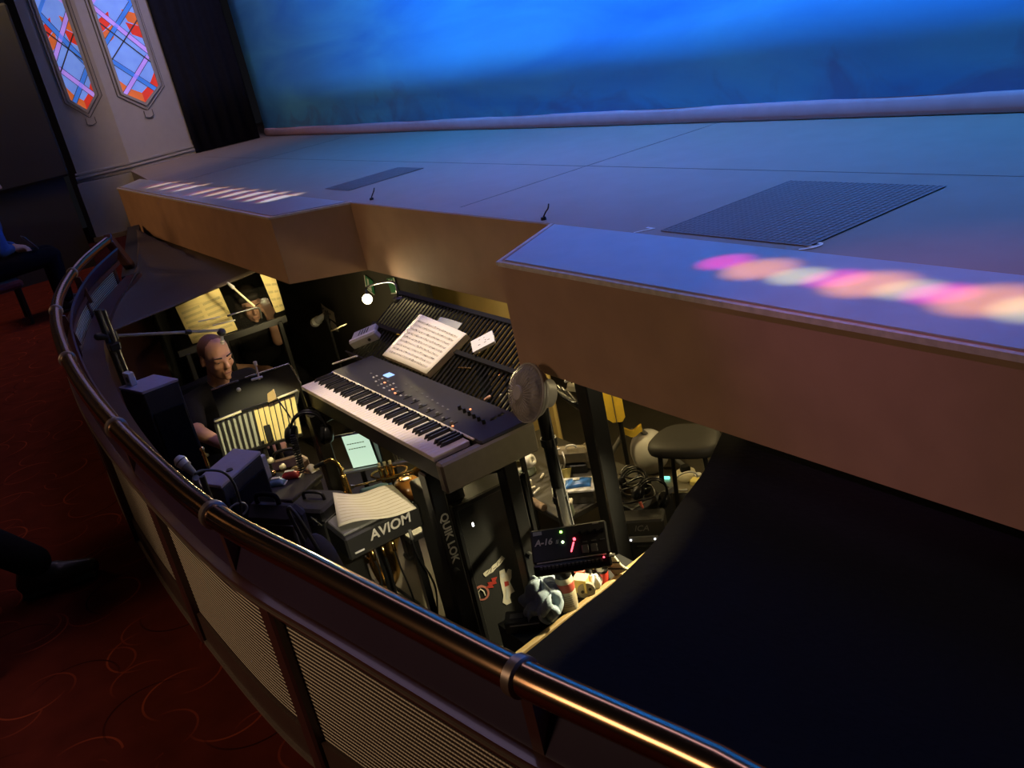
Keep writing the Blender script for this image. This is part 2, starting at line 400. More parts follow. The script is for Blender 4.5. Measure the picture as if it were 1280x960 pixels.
def s_at_x(x):
    for i in range(len(path)-1):
        if path[i].x >= x >= path[i+1].x: return dist[i]+(dist[i+1]-dist[i])*(path[i].x-x)/(path[i].x-path[i+1].x)
    return dist[-1]
# check direction: normal should point to +y (into the pit) around the middle
SGN = 1 if along(s_at_x(-2.5))[2].y > 0 else -1
def rail_pt(s, off=0., z=0.):
    p, d, n = along(s); q = p + n*SGN*off; return V((q.x, q.y, z))
END = dist[-1]
def strip(s0, s1, prof, step=.06):
    """sweep a closed (offset, z) outline along the railing line"""
    n = max(2, int((s1-s0)/step)); mb = MB(); k = len(prof)
    for i in range(n+1):
        for (o, z) in prof: mb.v.append(rail_pt(s0+(s1-s0)*i/n, o, z))
    for i in range(n):
        for j in range(k): mb.f.append((i*k+j, i*k+(j+1) % k, (i+1)*k+(j+1) % k, (i+1)*k+j))
    mb.f.append(tuple(range(k))); mb.f.append(tuple(n*k+j for j in range(k)))
    return mb
# carpet floor: from the railing line out to the seats
fl = MB(); NS = 70
for i in range(NS+1):
    s = END*i/NS; p = rail_pt(s, .02, 0)
    q = V((p.x + (p.x+2.5)*.35, -5, 0))
    for j in range(5): fl.v.append(p.lerp(q, j/4))
for i in range(NS):
    for j in range(4): fl.f.append((i*5+j, i*5+j+1, (i+1)*5+j+1, (i+1)*5+j))
b0 = len(fl.v)
pe = rail_pt(END, .02, 0)
fl.v += [pe, V((-8.06, -5, 0)), V((-13, -5, 0)), V((-13, 3.1, 0)), V((-9.0, 1.72, 0))]
fl.f.append((b0, b0+1, b0+2, b0+3, b0+4))
S(fl.build('floor', M['carpet']))
# pit shell
S(strip(0, END, [(.03, .35), (.13, .35), (.13, .30), (.09, .30), (.09, FLOOR), (.03, FLOOR)]).build('wall_front', M['maroon']))
pe = rail_pt(END, .03, .35)
S(MB().bar((pe.x, pe.y+.02, -.3), (-9.0, 1.70, -.3), .1, 1.3).build('wall_left', M['dark_wall']))
S(MB().box((-3.2, 1.95, FLOOR-.03), (11.8, 3.9, .06)).build('floor_pit', M['pit_floor']))
S(MB().box((-3.2, 3.7, -.36), (11.8, .1, 1.22)).build('wall_back', M['pit_wall']))
S(MB().box((-9.0, 2.7, -.36), (.1, 2., 1.22)).build('wall_left_end', M['pit_wall']))
S(MB().box((2.6, 2.3, -.36), (.1, 2.9, 1.22)).build('wall_right', M['pit_wall']))
part = T('flat_panel', 'dark plain masking panel under the stage behind the lamp', 'panel', (-6.1, 2.3, FLOOR))
MB().box((0, 0, .6), (2.55, .04, 1.19)).build('board', M['pit_wall'], part)
for dx in (-1.275, 1.275): MB().box((dx*.97, .045, .55), (.04, .04, 1.08)).build('frame_post', M['black'], part)
# stage and apron
stage = MB()
out = [(-11.2, 2.28), (-9.55, 2.07), (-9.0, 2.07), (-4.95, 2.07), (-3.06, 2.07), (4.5, 2.07), (4.5, 5.0), (-14, 5.0), (-14, 3.05), (-11.31, 3.05)]
stage.prism([(x, y, UND) for x, y in out], (0, 0, STG-UND-.001))
stg = S(stage.build('stage_floor', M['stage']))
seam = MB()
for (a, b) in (((770, 275), (985, 197)), ((830, 292), (780, 330))): pass
for x in (-8.6, -3.9, -.6): seam.box((x, 3.0, STG+.0005), (.003, 1.7, .001))
seam.box((-4, 2.9, STG+.0005), (13, .002, .001))
seam.build('board_seam', M['grate_dark'], stg)
for (s_, px, py, sz) in (('7', 803, 288, .1), ('9', 1012, 308, .115)):
    p = W(px, py, z=STG+.002); txt(s_, sz, M['paint_white'], stg, frame((p.x, p.y, STG+.001), (1, -.1, 0), (.1, 1, 0)), .0006, name='painted_number')
def apron(name, poly, ya):
    """poly: front outline left to right in plan"""
    a = MB().prism([(x, y, UND) for x, y in poly], (0, 0, STG-UND)); a = S(a.build(name, M['fascia']))
    lid = MB().prism([(x, y, STG+.0005) for x, y in ya], (0, 0, .004)); lid.build('lid', M['apron_top'], a)
    return a
apl = apron('stage_apron_left', [(-9.55, 1.78), (-5.25, 1.70), (-4.95, 2.07), (-9.9, 2.07)], [(-9.52, 1.80), (-5.26, 1.72), (-4.99, 2.055), (-9.83, 2.055)])
apr = apron('stage_apron_right', [(-2.816, 1.65), (4.5, 1.65), (4.5, 2.07), (-3.06, 2.07)], [(-2.80, 1.67), (4.48, 1.67), (4.48, 2.055), (-3.03, 2.055)])
MB().box((.84, 1.649, STG-.004), (7.3, .012, .016)).build('edge_strip', M['edge'], apr)
MB().bar((-2.816, 1.648, STG-.004), (-3.06, 2.066, STG-.004), .016, .012).build('edge_strip', M['edge'], apr)
MB().bar((-9.55, 1.779, STG-.004), (-5.25, 1.699, STG-.004), .016, .012).build('edge_strip', M['edge'], apl)
MB().bar((-5.25, 1.699, STG-.004), (-4.95, 2.069, STG-.004), .016, .012).build('edge_strip', M['edge'], apl)
rec = S(MB().box((-4.0, 2.066, (STG+UND)/2-.001), (1.93, .008, STG-UND-.004)).build('trim_recess', M['fascia']))
# little black cable hooks on the recess corners
for nm, px, py, lb in (('cable_hook', 679, 271, 'small black wire hook on the corner of the right apron box'), ('cable_hook', 464, 247, 'small black wire hook on the stage edge near the left apron box')):
    p = W(px, py, z=STG+.012); p.z = STG
    h = T(nm, lb, 'hook', p)
    MB().cyl((0, 0, 0), (0, 0, .012), .012, .010, 10).build('base', M['black'], h)
    MB().tube(crom([(0, 0, .01), (.012, .008, .03), (.03, .01, .045), (.025, .02, .06)]), .003, 6).build('prong', M['black'], h)
# floor gratings: frame and crossing bars
def grating(label, cs):
    x0, x1 = min(c[0] for c in cs), max(c[0] for c in cs); y0, y1 = min(c[1] for c in cs), max(c[1] for c in cs)
    g = T('floor_grating', label, 'grating', ((x0+x1)/2, (y0+y1)/2, STG+.001)); w = x1-x0; h = y1-y0
    MB().box((0, 0, .0005), (w, h, .001)).build('pan', M['grate_dark'], g)
    m = MB(); n = int(w/.022)
    for i in range(n+1): m.box((-w/2+w*i/n, 0, .0022), (.007, h, .001))
    m.build('long_bars', M['grate_mid'], g)
    m = MB(); n = int(h/.022)
    for i in range(n+1): m.box((0, -h/2+h*i/n, .0014), (w, .007, .001))
    m.build('cross_bars', M['grate_mid'], g)
grating('black steel floor grating by the right apron box', [(-2.48, 2.11), (-1.85, 2.76)])
grating('far dark floor grating behind the left apron box', [(-5.70, 2.24), (-5.36, 2.76)])
# backdrop
bd = T('backdrop_cloth', 'wide blue painted sky backcloth at the rear of the stage', 'backdrop', (-3.9, 3.83, STG))
def bdf(u, v): x = -7.2+u*15.4; return (x, .006*math.sin(x*1.7)+.004*math.sin(x*4.1+v*3), .09+v*4.6)
MB().sheet(bdf, 60, 10, .01).build('cloth', M['backdrop'], bd, smooth=True)
def hemf(u, v): x = -7.2+u*15.4; return (x, .006*math.sin(x*1.7)-.004*math.sin(x*2.3)*(1-v)-.01*math.sin(v*PI), .004+v*.088)
MB().sheet(hemf, 90, 4, .012).build('hem', M['hem'], bd, smooth=True)
mc = T('masking_curtain', 'black velvet leg curtain hanging beside the blue backcloth', 'curtain', (-11.25, 3.4, STG))
def mcf(u, v): return (-.02+.012*math.sin(u*34)+u*.14, -.36+u*.72, .005+v*4.5)
MB().sheet(mcf, 60, 6, .012).build('cloth', M['drape'], mc, smooth=True)
MB().tube([(-.02, -.36, 4.5), (.12, .46, 4.5)], .02).build('batten', M['black'], mc)
S(MB().box((-4, 5.4, 2.6), (20, .1, 5.3)).build('wall_stage_rear', M['drape']))
# proscenium pier: two facets meeting at an edge
CO = V((-11.2, 2.30, 0)); nR = V((.99, .14, 0)).normalized(); nL = V((.93, -.36, 0)).normalized()
uR = V((0, 0, 1)).cross(nR).normalized(); uL = V((0, 0, 1)).cross(nL).normalized()   # both run towards +y
PL0 = CO - uL*.56; PR1 = CO + uR*.75
pier = MB()
back = [PR1 - V((.6, 0, 0)), PL0 - V((.6, 0, 0))]
pier.prism([PL0, CO, PR1, *back], (0, 0, 5))
S(pier.build('wall_proscenium', M['pier']))
mold = MB()
for (z, o, h_) in ((.665, .022, .03), (.70, .034, .024), (.735, .018, .02)):
    mold.prism([PL0+nL*o-uL*.02+V((0, 0, z-h_/2)), CO+(nL+nR).normalized()*o*1.05+V((0, 0, z-h_/2)), PR1+nR*o+V((0, 0, z-h_/2)), PR1-nR*.05+V((0, 0, z-h_/2)), CO-nR*.1+V((0, 0, z-h_/2)), PL0-nL*.05-uL*.02+V((0, 0, z-h_/2))], (0, 0, h_))
S(mold.build('trim_1', M['pier']))
plinth = MB().prism([PL0+nL*.03-uL*.03, CO+nL*.03+uL*.01, CO-nL*.1, PL0-nL*.1-uL*.03], (0, 0, .64)); S(plinth.build('trim_2', M['pier']))
cove = MB().prism([PL0+nL*.06-uL*.06, CO+nL*.06+uL*.03, CO-nL*.1, PL0-nL*.1], (0, 0, .05)); S(cove.build('baseboard_proscenium', M['wood']))
def clip(poly, hexa):
    for i in range(len(hexa)):
        a, b = hexa[i], hexa[(i+1) % len(hexa)]; o = []
        ins = lambda p: (b[0]-a[0])*(p[1]-a[1])-(b[1]-a[1])*(p[0]-a[0]) >= 0
        for j in range(len(poly)):
            p, q = poly[j], poly[(j+1) % len(poly)]
            if ins(p): o.append(p)
            if ins(p) != ins(q):
                d1 = (b[0]-a[0])*(p[1]-a[1])-(b[1]-a[1])*(p[0]-a[0]); d2 = (b[0]-a[0])*(q[1]-a[1])-(b[1]-a[1])*(q[0]-a[0]); t = d1/(d1-d2)
                o.append((p[0]+(q[0]-p[0])*t, p[1]+(q[1]-p[1])*t))
        poly = o
        if not poly: return []
    return poly
def lancet(nm, n, u, tip, hw, sh, top, lines):
    """tip/sh: pixel of the lower point; hw half width in metres"""
    def uv(px, py): p = WP(px, py, CO, n); d = p-CO; return (d.dot(u), p.z)
    tu, tz = uv(*tip); sz = tz+sh
    hexa = [(tu, tz), (tu+hw, sz), (tu+hw, top), (tu, top+sh), (tu-hw, top), (tu-hw, sz)]
    X = lambda a, b, o: CO + u*a + n*o + V((0, 0, b))
    w = bpy.data.objects.new(nm, None); C.objects.link(w); w['kind'] = 'structure'; w.location = X(tu, tz, 0)
    def grow(h, g):
        cx = tu; cz = (tz+top+sh)/2
        return [(tu, tz-g*1.3), (tu+hw+g, sz-g*.35), (tu+hw+g, top+g*.35), (tu, top+sh+g*1.3), (tu-hw-g, top+g*.35), (tu-hw-g, sz-g*.35)]
    fr = MB()
    for g0, g1, o0, o1 in ((0., .028, .004, .02), (.05, .062, 0., .012)):
        A = grow(hexa, g0) if g0 else hexa; B = grow(hexa, g1)
        for i in range(6):
            j = (i+1) % 6
            fr.prism([X(*A[i], -.002), X(*A[j], -.002), X(*B[j], -.002), X(*B[i], -.002)], n*(o1+.002))
    bz = tz-.115
    fr.prism([X(tu+a*.045, bz+b*.03, -.002) for a, b in ((-1, -1), (0, -1.5), (1, -1), (1, 1), (-1, 1))], n*.014)
    fr.build('window_frame', M['pier'], w, world=True)
    gl = MB()
    for g0, g1 in ((.030, .036), (.064, .071)):
        A = grow(hexa, g0); B = grow(hexa, g1)
        for i in range(6):
            j = (i+1) % 6; gl.prism([X(*A[i], -.001), X(*A[j], -.001), X(*B[j], -.001), X(*B[i], -.001)], n*.004)
    for a0, b0, a1, b1 in ((-1, -1, 0, -1.5), (0, -1.5, 1, -1), (1, -1, 1, 1), (-1, 1, -1, -1)):
        p0, p1 = X(tu+a0*.047, bz+b0*.032, .012), X(tu+a1*.047, bz+b1*.032, .012); gl.bar(p0, p1, .006, .006, up=n)
    gl.build('moulding_groove', M['groove'], w, world=True)
    MB().prism([X(*p, .001) for p in hexa], n*.004).build('pane', M['g_blue'], w, world=True)
    def add(mb, poly, o, t):
        q = clip(poly, hexa)
        if len(q) >= 3: mb.prism([X(*p, o) for p in q], n*t)
    red, ora, stp, lil, lead = MB(), MB(), MB(), MB(), MB()
    # red and orange border quarries at both ends
    for zz, sg in ((tz, 1), (top+sh, -1)):
        P = lambda a, b: (tu+a*hw, zz+sg*b*sh)
        add(red, [P(0, 0), P(1.0, 1.0), P(.72, 1.35), P(0, .72)][::1 if sg > 0 else -1], .006, .003)
        add(ora, [P(0, 0), P(0, .72), P(-.72, 1.35), P(-1.0, 1.0)][::1 if sg > 0 else -1], .006, .003)
        for sd, mb in ((1, red), (-1, ora)):
            q = [P(sd*.5, 1.1), P(sd*1.02, .9), P(sd*1.02, 2.0)]
            add(mb, q if sd*sg > 0 else q[::-1], .0065, .003)
    for z0 in (sz+.62, ):
        for sd in (1, -1):
            for mb, zz in ((red if sd > 0 else ora, z0-.13), (ora if sd > 0 else red, z0+.0)):
                q = [(tu+sd*hw*1.05, zz), (tu+sd*hw*1.05, zz+.125), (tu+sd*hw*.35, zz+.19), (tu+sd*hw*.5, zz+.06)]
                add(mb, q if sd > 0 else q[::-1], .0064, .003)
    def band(mb, a, b, w_, o, t):
        d = V((b[0]-a[0], b[1]-a[1])); d.normalize(); q = V((-d.y, d.x))*w_/2; a = V(a)-d*.05; b = V(b)+d*.05
        add(mb, [tuple(a-q), tuple(b-q), tuple(b+q), tuple(a+q)], o, t)
    for kind, p, q in lines:
        a, b = uv(p[0]/3, p[1]/3), uv(q[0]/3, q[1]/3)
        if kind == 'l': band(lead, a, b, .013, .009, .004)
        else:
            band(stp if kind == 'b' else lil, a, b, .042, .0075, .003)
            band(lead, a, b, .054, .0068, .003)
            # the same quarry pattern repeats higher up, out of the photograph
        for dz in (.95,):
            a2, b2 = (a[0], a[1]+dz), (b[0], b[1]+dz)
            band(lead if kind == 'l' else (stp if kind == 'b' else lil), a2, b2, .008 if kind == 'l' else .036, .0075, .003)
    for nm2, mb, m in (('red_quarry', red, 'g_red'), ('orange_quarry', ora, 'g_orange'), ('blue_band', stp, 'g_strip'), ('lilac_band', lil, 'g_lilac'), ('lead_came', lead, 'lead')):
        if mb.v: mb.build(nm2, M[m], w, world=True)
lancet('window_1', nL, uL, (109, 137), .125, .13, 3.1, [('b', (150, 55), (330, 245)), ('p', (260, 30), (205, 225)), ('l', (175, 120), (330, 240)), ('l', (285, 100), (230, 265)), ('p', (235, 268), (365, 365)), ('b', (330, 250), (280, 385))])
lancet('window_2', nR, uR, (181, 128), .2, .14, 3.1, [('p', (345, 25), (550, 190)), ('b', (490, 10), (390, 170)), ('l', (370, 85), (560, 230)), ('l', (510, 80), (415, 230)), ('b', (420, 230), (590, 340)), ('p', (545, 225), (470, 350))])
# dark auditorium side beyond the pier
S(MB().box((-9.8, -2.3, 2.5), (.1, 7.4, 5)).build('wall_auditorium', M['dark_wall']))
pan = MB()
for y in (-3, -1.6, -.2, 1.0): pan.box((-9.73, y, 1.6), (.06, .9, 1.5), None, .02)
S(pan.build('trim_3', M['dark_wall']))
# fabric covers over the ends of the pit
def cov(u_, y_): return .34-.1*(y_-.5)
def wcov(px, py):
    r = ray(px, py); t = (.39-CAM.z)/(r.z+.1*r.y); return CAM + r*t
ed = [wcov(*p) for p in ((655, 838), (700, 799), (736, 768), (772, 738), (822, 684), (848, 641), (866, 616), (882, 592), (901, 550))]
ed = crom([ed[0]+(ed[0]-ed[1])*.5]+ed+[ed[-1]+(ed[-1]-ed[-2])*1.5], 4)
def rc(u, v):
    e = ed[min(int(v*(len(ed)-1)), len(ed)-1)]
    # from the free edge to the right end of the pit
    xr = 2.2; fy = e.y
    # near side follows the inner face of the railing wall
    if v < 1e-9: pass
    x = e.x+(xr-e.x)*u
    s = s_at_x(x); yl = rail_pt(s, .1).y
    y = yl+(e.y-ed[0].y)/(ed[-1].y-ed[0].y)*(2.25-yl)
    y = y*(min(1, u*3))+(fy)*(1-min(1, u*3))
    sag = .025*math.sin(PI*min(1, u*1.2))*math.sin(PI*v)
    t = max(0, min(1, (y-yl)/(2.25-yl))); return (x, y, .364-.2*t-sag)
rcv = MB().sheet(lambda u, v: rc(v, u), len(ed)-1, 40, .006)
o = rcv.build('pit_cover', M['black_cloth'], smooth=True); tag(o, 'black fabric cover stretched over the right end of the pit', 'cover')
edge_l = [wcov(*p) for p in ((112, 425), (160, 405), (230, 377), (290, 352), (335, 333))]
edge_l = crom(edge_l+[edge_l[-1]+(edge_l[-1]-edge_l[-2])*1.0], 6)
def lc(u, v):
    e = edge_l[min(int(u*(len(edge_l)-1)+.5), len(edge_l)-1)]
    tgt = rail_pt(END, .12).lerp(V((-8.9, 1.71, 0)), u)
    if u < .5: tgt = tgt
    p = e.lerp(tgt, v); s = .02*math.sin(PI*v)*math.sin(PI*u)
    inn = 0
    z = (.34-.1*(p.y-.5))*(1-v)+.368*v-s*(1-v); return (p.x, p.y, min(z, .245) if p.y > 1.64 else z)
o = MB().sheet(lc, len(edge_l)-1, 24, .006).build('pit_cover', M['lit_cloth'], smooth=True); tag(o, 'black fabric cover, coloured lighter for the house light, over the far left end of the pit below the pier', 'cover')
# ================================================================ railing
rl = T('pit_railing', 'curved bronze handrail with ribbed cream panels around the pit', 'railing', rail_pt(s_at_x(-2.5), 0, 0))
top = [rail_pt(END*i/160, 0, .60) for i in range(161)]
endp = top[-1]; dd = (top[-1]-top[-3]).normalized()
MB().tube(top, .026, 20).build('handrail', M['rail'], rl, world=True, smooth=True)
MB().bar(endp+V((0, 0, .012)), endp+dd*.3+V((0, 0, -.26)), .055, .075, ch=.008).build('end_post', M['maroon'], rl, world=True)
for x in (.45, -.995, -1.93, -2.75, -3.75, -4.75, -5.7):
    s = s_at_x(x); p, d, n = along(s); p = V((p.x, p.y, .6))
    MB().tube([p-d*.011, p-d*.008, p+d*.008, p+d*.011], [.027, .031, .031, .027], 20).build('collar', M['collar'], rl, world=True, smooth='auto')
    # wedge bracket that carries the handrail
    q = n*SGN
    br = MB(); a = p+q*.055+V((0, 0, -.07)); 
    br.prism([p+V((0, 0, -.02))-d*.012, p+q*.03+V((0, 0, -.03))-d*.012, V((p.x, p.y, .42))+q*.05-d*.012, V((p.x, p.y, .42))-q*.0-d*.012], d*.024)
    br.build('bracket', M['maroon'], rl, world=True)
strip(0, END-.02, [(.0, .462), (.012, .455), (.05, .535), (.042, .545)]).build('upper_board', M['upper_board'], rl, world=True)
strip(0, END-.02, [(-.022, .462), (-.022, .436), (.028, .436), (.028, .462)]).build('top_trim', M['maroon'], rl, world=True)
strip(0, END-.02, [(-.026, .452), (-.026, .447), (-.022, .447), (-.022, .452)]).build('trim_bead', M['thin_trim'], rl, world=True)
strip(0, END-.02, [(-.012, .10), (-.012, .0), (.028, .0), (.028, .10)]).build('base_board', M['base_board'], rl, world=True)
strip(0, END-.02, [(-.02, .012), (-.02, .0), (-.012, .0), (-.012, .012)]).build('base_trim', M['thin_trim'], rl, world=True)
posts = [1.35, .55, -.2, -.93, -1.76, -2.52, -3.35, -4.2, -5.0, -5.75, -6.5]
ps = [s_at_x(x) for x in posts]
for s in ps:
    p, d, n = along(s); q = n*SGN
    a = V((p.x, p.y, 0))-q*.004
    MB().bar(a, a+V((0, 0, .45)), .042, .05, up=d, ch=.006).build('post', M['maroon'], rl, world=True)
for s0, s1 in zip(ps, ps[1:]):
    mb = MB(); n = 14; uvs = []
    for i in range(n+1):
        s = s0+.02+(s1-s0-.04)*i/n
        for (o_, z) in ((-.002, .095), (-.002, .438), (.006, .438), (.006, .095)):
            mb.v.append(rail_pt(s, o_, z)); uvs.append((s, z))
    for i in range(n):
        for j in range(4): mb.f.append((i*4+j, i*4+(j+1) % 4, (i+1)*4+(j+1) % 4, (i+1)*4+j))
    mb.f.append((0, 1, 2, 3)); mb.f.append(tuple(n*4+j for j in range(4)))
    o = mb.build('mesh_panel', M['mesh'], rl, world=True)
    uvl = o.data.uv_layers.new(name='UVMap')
    for lp in o.data.loops: uvl.data[lp.index].uv = uvs[lp.vertex_index]
M['cream_page'] = mat('aged_page_edges', (.7, .6, .4), .8)
M['paper_grey2'] = mat('manuscript_page', (.5, .47, .37), .85, var=.08)
M['ink_soft'] = mat('soft_ink', (.28, .25, .15), .8)
M['case_black'] = mat('case_laminate', (.018, .018, .017), .55, bump=.15, scale=120)
M['sticker_white'] = mat('sticker_white', (.5, .47, .38), .5)
M['sticker_rim'] = mat('sticker_rim', (.35, .12, .09), .5)
M['sticker_red'] = mat('sticker_red', (.3, .03, .02), .5)
M['a16_panel'] = mat('mixer_panel', (.03, .032, .032), .4)
M['a16_edge'] = mat('mixer_edge', (.6, .56, .46), .3, .4)
M['label_red'] = mat('label_red', (.6, .12, .08), .5)
M['label_tan'] = mat('label_tan', (.55, .46, .3), .6)
M['reel'] = mat('reel_grey', (.3, .28, .22), .5)
M['fan_grey'] = mat('fan_plastic', (.33, .31, .29), .45)
M['fan_blade'] = mat('fan_blade', (.3, .28, .27), .4)
M['table_grey'] = mat('dull_table', (.06, .055, .045), .6)
M['pale_green'] = mat('pale_green_plastic', (.42, .5, .38), .5)
M['cardboard'] = mat('cardboard', (.3, .2, .12), .8)
M['worn_case'] = mat('worn_grey_case', (.2, .17, .12), .7, var=.3)
M['seat_pad'] = mat('dark_vinyl', (.035, .032, .028), .6, bump=.2)
M['plate'] = mat('brushed_plate', (.3, .28, .22), .4, .7)
M['eye'] = mat('eye', (.05, .03, .02), .3)
M['lip'] = mat('lip_line', (.25, .09, .07), .6)

M['letter'] = mat('pale_lettering', (.62, .6, .55), .6)
M['a16_panel'].node_tree.nodes['Principled BSDF'].inputs['Roughness'].default_value = .65
M['added_board'] = mat('added_board_tone', (.6, .45, .16), .7, var=.15, scale=8)  # wood tone of the board added behind the slatted desk

M['bag_black'] = mat('bag_nylon', (.03, .027, .026), .85, bump=.2, var=.3)
M['towel'] = mat('pale_blue_grey_towel', (.33, .42, .5), .95, var=.2, scale=120, bump=.4, sheen=.2)
M['stubble'] = mat('short_hair', (.17, .085, .05), .85, var=.3, scale=300, bump=.2)
# ================================================================ PIT THINGS
def rotz(a): return Matrix.Rotation(a, 3, 'Z')
# ---------------------------------------------------------------- stage piano
KX0, KY0, KZ = -4.004, 1.212, .09
kb = T('stage_piano', 'long black stage piano with white keys at the centre of the pit', 'keyboard', (KX0, KY0, KZ-.125))
W_ = 1.226
MB().box((W_/2+.02, .20, .05), (W_+.10, .36, .09), None, .008).build('case', M['black_plastic'], kb)
MB().box((W_/2+.02, .268, .1085), (W_+.085, .216, .045), None, .006).build('control_panel', M['panel_dark'], kb)
MB().box((W_+.048, .185, .062), (.045, .395, .115), None, .008).build('end_cap', M['lit_end'], kb)
MB().box((-.018, .19, .062), (.03, .37, .11), None, .008).build('end_cap', M['black_plastic'], kb)
MB().box((W_/2+.01, .158, .1315), (W_+.02, .008, .005)).build('felt_strip', M['cream'], kb)
kw = W_/52
wk = None
for i in range(52):
    if wk is None:
        wk = MB().box((0, 0, 0), (kw-.0014, .150, .02), None, .0015).build('white_key', M['ivory'], kb); o = wk
    else:
        o = wk.copy(); C.objects.link(o); o.parent = kb
    o.location = (kw*(i+.5), .075, .115)
bk = None; names = 'ABCDEFG'
for i in range(51):
    if names[i % 7] in 'ACDFG':
        if bk is None:
            b = MB(); a = .0055
            b.prism([(-a, -.048, 0), (-a, .05, 0), (-a*.8, .05, .016), (-a*.8, -.036, .016)], (2*a*.9, 0, 0))
            bk = b.build('black_key', M['black_gloss'], kb, bevel=.001); o = bk
        else:
            o = bk.copy(); C.objects.link(o); o.parent = kb
        o.location = (kw*(i+1), .103, .123)
pz = .1315
def kp(px, py): p = W(px, py, z=KZ+.006) - V(kb.location); return p
p = kp(486, 469); MB().box((p.x, p.y, pz), (.05, .035, .005), None, .002).build('display', M['lcd'], kb)
rows = [(470+k*7, 470+r*5+k*3.2) for r in range(4) for k in range(5)]
for i, (a, b) in enumerate(rows):
    p = kp(a-6+(i // 5)*3, b-3); q = (p.x, p.y, pz)
    if abs(a-486) < 5 and b < 474: continue
    MB().box(q, (.012, .008, .006), None, .002).build('button', M[('led_orange' if i in (7, 13, 18) else ('grey_light' if i % 3 else 'grey'))], kb)
for k in range(9):
    p = kp(508+k*6.5, 481+k*3.9); MB().box((p.x, p.y, pz), (.011, .008, .006), None, .002).build('button', M['grey'], kb)
for k in range(8):
    p = kp(500+k*9.5, 492+k*5.5); MB().box((p.x, p.y, pz+.002), (.007, .04, .003), None, .001).build('fader_slot', M['black_gloss'], kb)
    MB().box((p.x, p.y-.008+.004*(k % 3), pz+.008), (.01, .012, .014), None, .002).build('fader_cap', M['grey'], kb)
for k in range(6):
    p = kp(575+k*6, 512+k*3.5); MB().cyl((p.x, p.y, pz), (p.x, p.y, pz+.016), .0075, .0065, 14).build('knob', M['black_gloss'], kb)
for (a, b) in ((588, 512), (566, 533)):
    p = kp(a, b); MB().cyl((p.x, p.y, pz-.001), (p.x, p.y, pz+.003), .004, .004, 10).build('indicator', M['led_orange'], kb)
for (a, b) in ((617, 524), (626, 519)):
    p = kp(a, b); MB().lathe((p.x, p.y, pz-.01), [(.001, -.006), (.016, -.004), (.02, 0), (.016, .004), (.001, .006)], 18, Matrix.Rotation(PI/2, 3, 'Y')).build('wheel', M['black_gloss'], kb, smooth=True)
# piano stand: square tube legs, top rails, low brace
st = T('piano_stand', 'black square tube stand under the stage piano', 'stand', (-3.4, 1.37, FLOOR))
legs = [(-2.95, 1.255), (-2.812, 1.50), (-3.955, 1.215), (-3.985, 1.50)]
for i, (x, y) in enumerate(legs):
    l = MB().box((x, y, (FLOOR+KZ-.12)/2), (.062, .062, KZ-.125-FLOOR), None, .006).build('leg', M['black'], st, world=True)
    MB().box((x, y, FLOOR+.012), (.075, .075, .024), None, .006).build('foot', M['black_plastic'], l, world=True)
    MB().cyl((x+.03, y-.01, FLOOR+.5), (x+.055, y-.01, FLOOR+.5), .014, .012, 12).build('clamp_knob', M['black_plastic'], l, world=True)
for (a, b) in ((0, 1), (2, 3), (1, 3)):
    A, B = legs[a], legs[b]; zz = KZ-.16
    MB().bar((*A, zz), (*B, zz), .04, .05, ch=.004).build('rail', M['black'], st, world=True)
txt('QUIK LOK', .045, M['letter'], st, Matrix.Translation(-V(st.location)) @ frame((-2.9175, 1.255, W(551, 678, x=-2.918).z), (0, 0, -1), (0, 1, 0)), .0008, name='lettering', bold=.001)
# ---------------------------------------------------------------- slatted conductor desk
dk0 = V((-3.6, 1.60, .035)); sl = .62      # slope of the desk
dn = V((0, -sl, 1)).normalized(); dv = V((0, 1, sl)).normalized(); du = V((1, 0, 0))
def D2(px, py): p = WP(px, py, dk0, dn)-dk0; return p.dot(du), p.dot(dv)
dk = T('slatted_music_desk', 'wide black slatted music desk behind the stage piano', 'music desk', (dk0.x, dk0.y, FLOOR))
def DP(a, b, o=0.): return dk0 + du*a + dv*b + dn*o
x0, x1 = -.72, .69; LEN = .40
n = 46; s0 = None
for i in range(n):
    a = x0+(x1-x0)*i/(n-1)
    if s0 is None:
        s0 = MB().box((0, 0, 0), (.012, LEN, .008), Matrix((du, dv, dn)).transposed()).build('slat', M['black_gloss'], dk); o = s0
    else: o = s0.copy(); C.objects.link(o); o.parent = dk
    o.location = DP(a, LEN/2) - V(dk.location)
for b in (0., .19, LEN):
    MB().bar(DP(x0-.01, b, -.006), DP(x1+.01, b, -.006), .02, .03 if b != .19 else .05, up=dn).build('cross_rail', M['black'], dk, world=True)
MB().bar(DP(x0-.01, -.004, .015), DP(x1+.01, -.004, .015), .008, .045, up=dn).build('ledge', M['black'], dk, world=True)
for a in (x0+.12, x1-.45):
    p = DP(a, .2, -.02); MB().bar((p.x, p.y, FLOOR), (p.x, p.y, p.z), .035).build('leg', M['black'], dk, world=True)
    MB().box((p.x, p.y, FLOOR+.01), (.3, .12, .02), None, .005).build('foot', M['black'], dk, world=True)
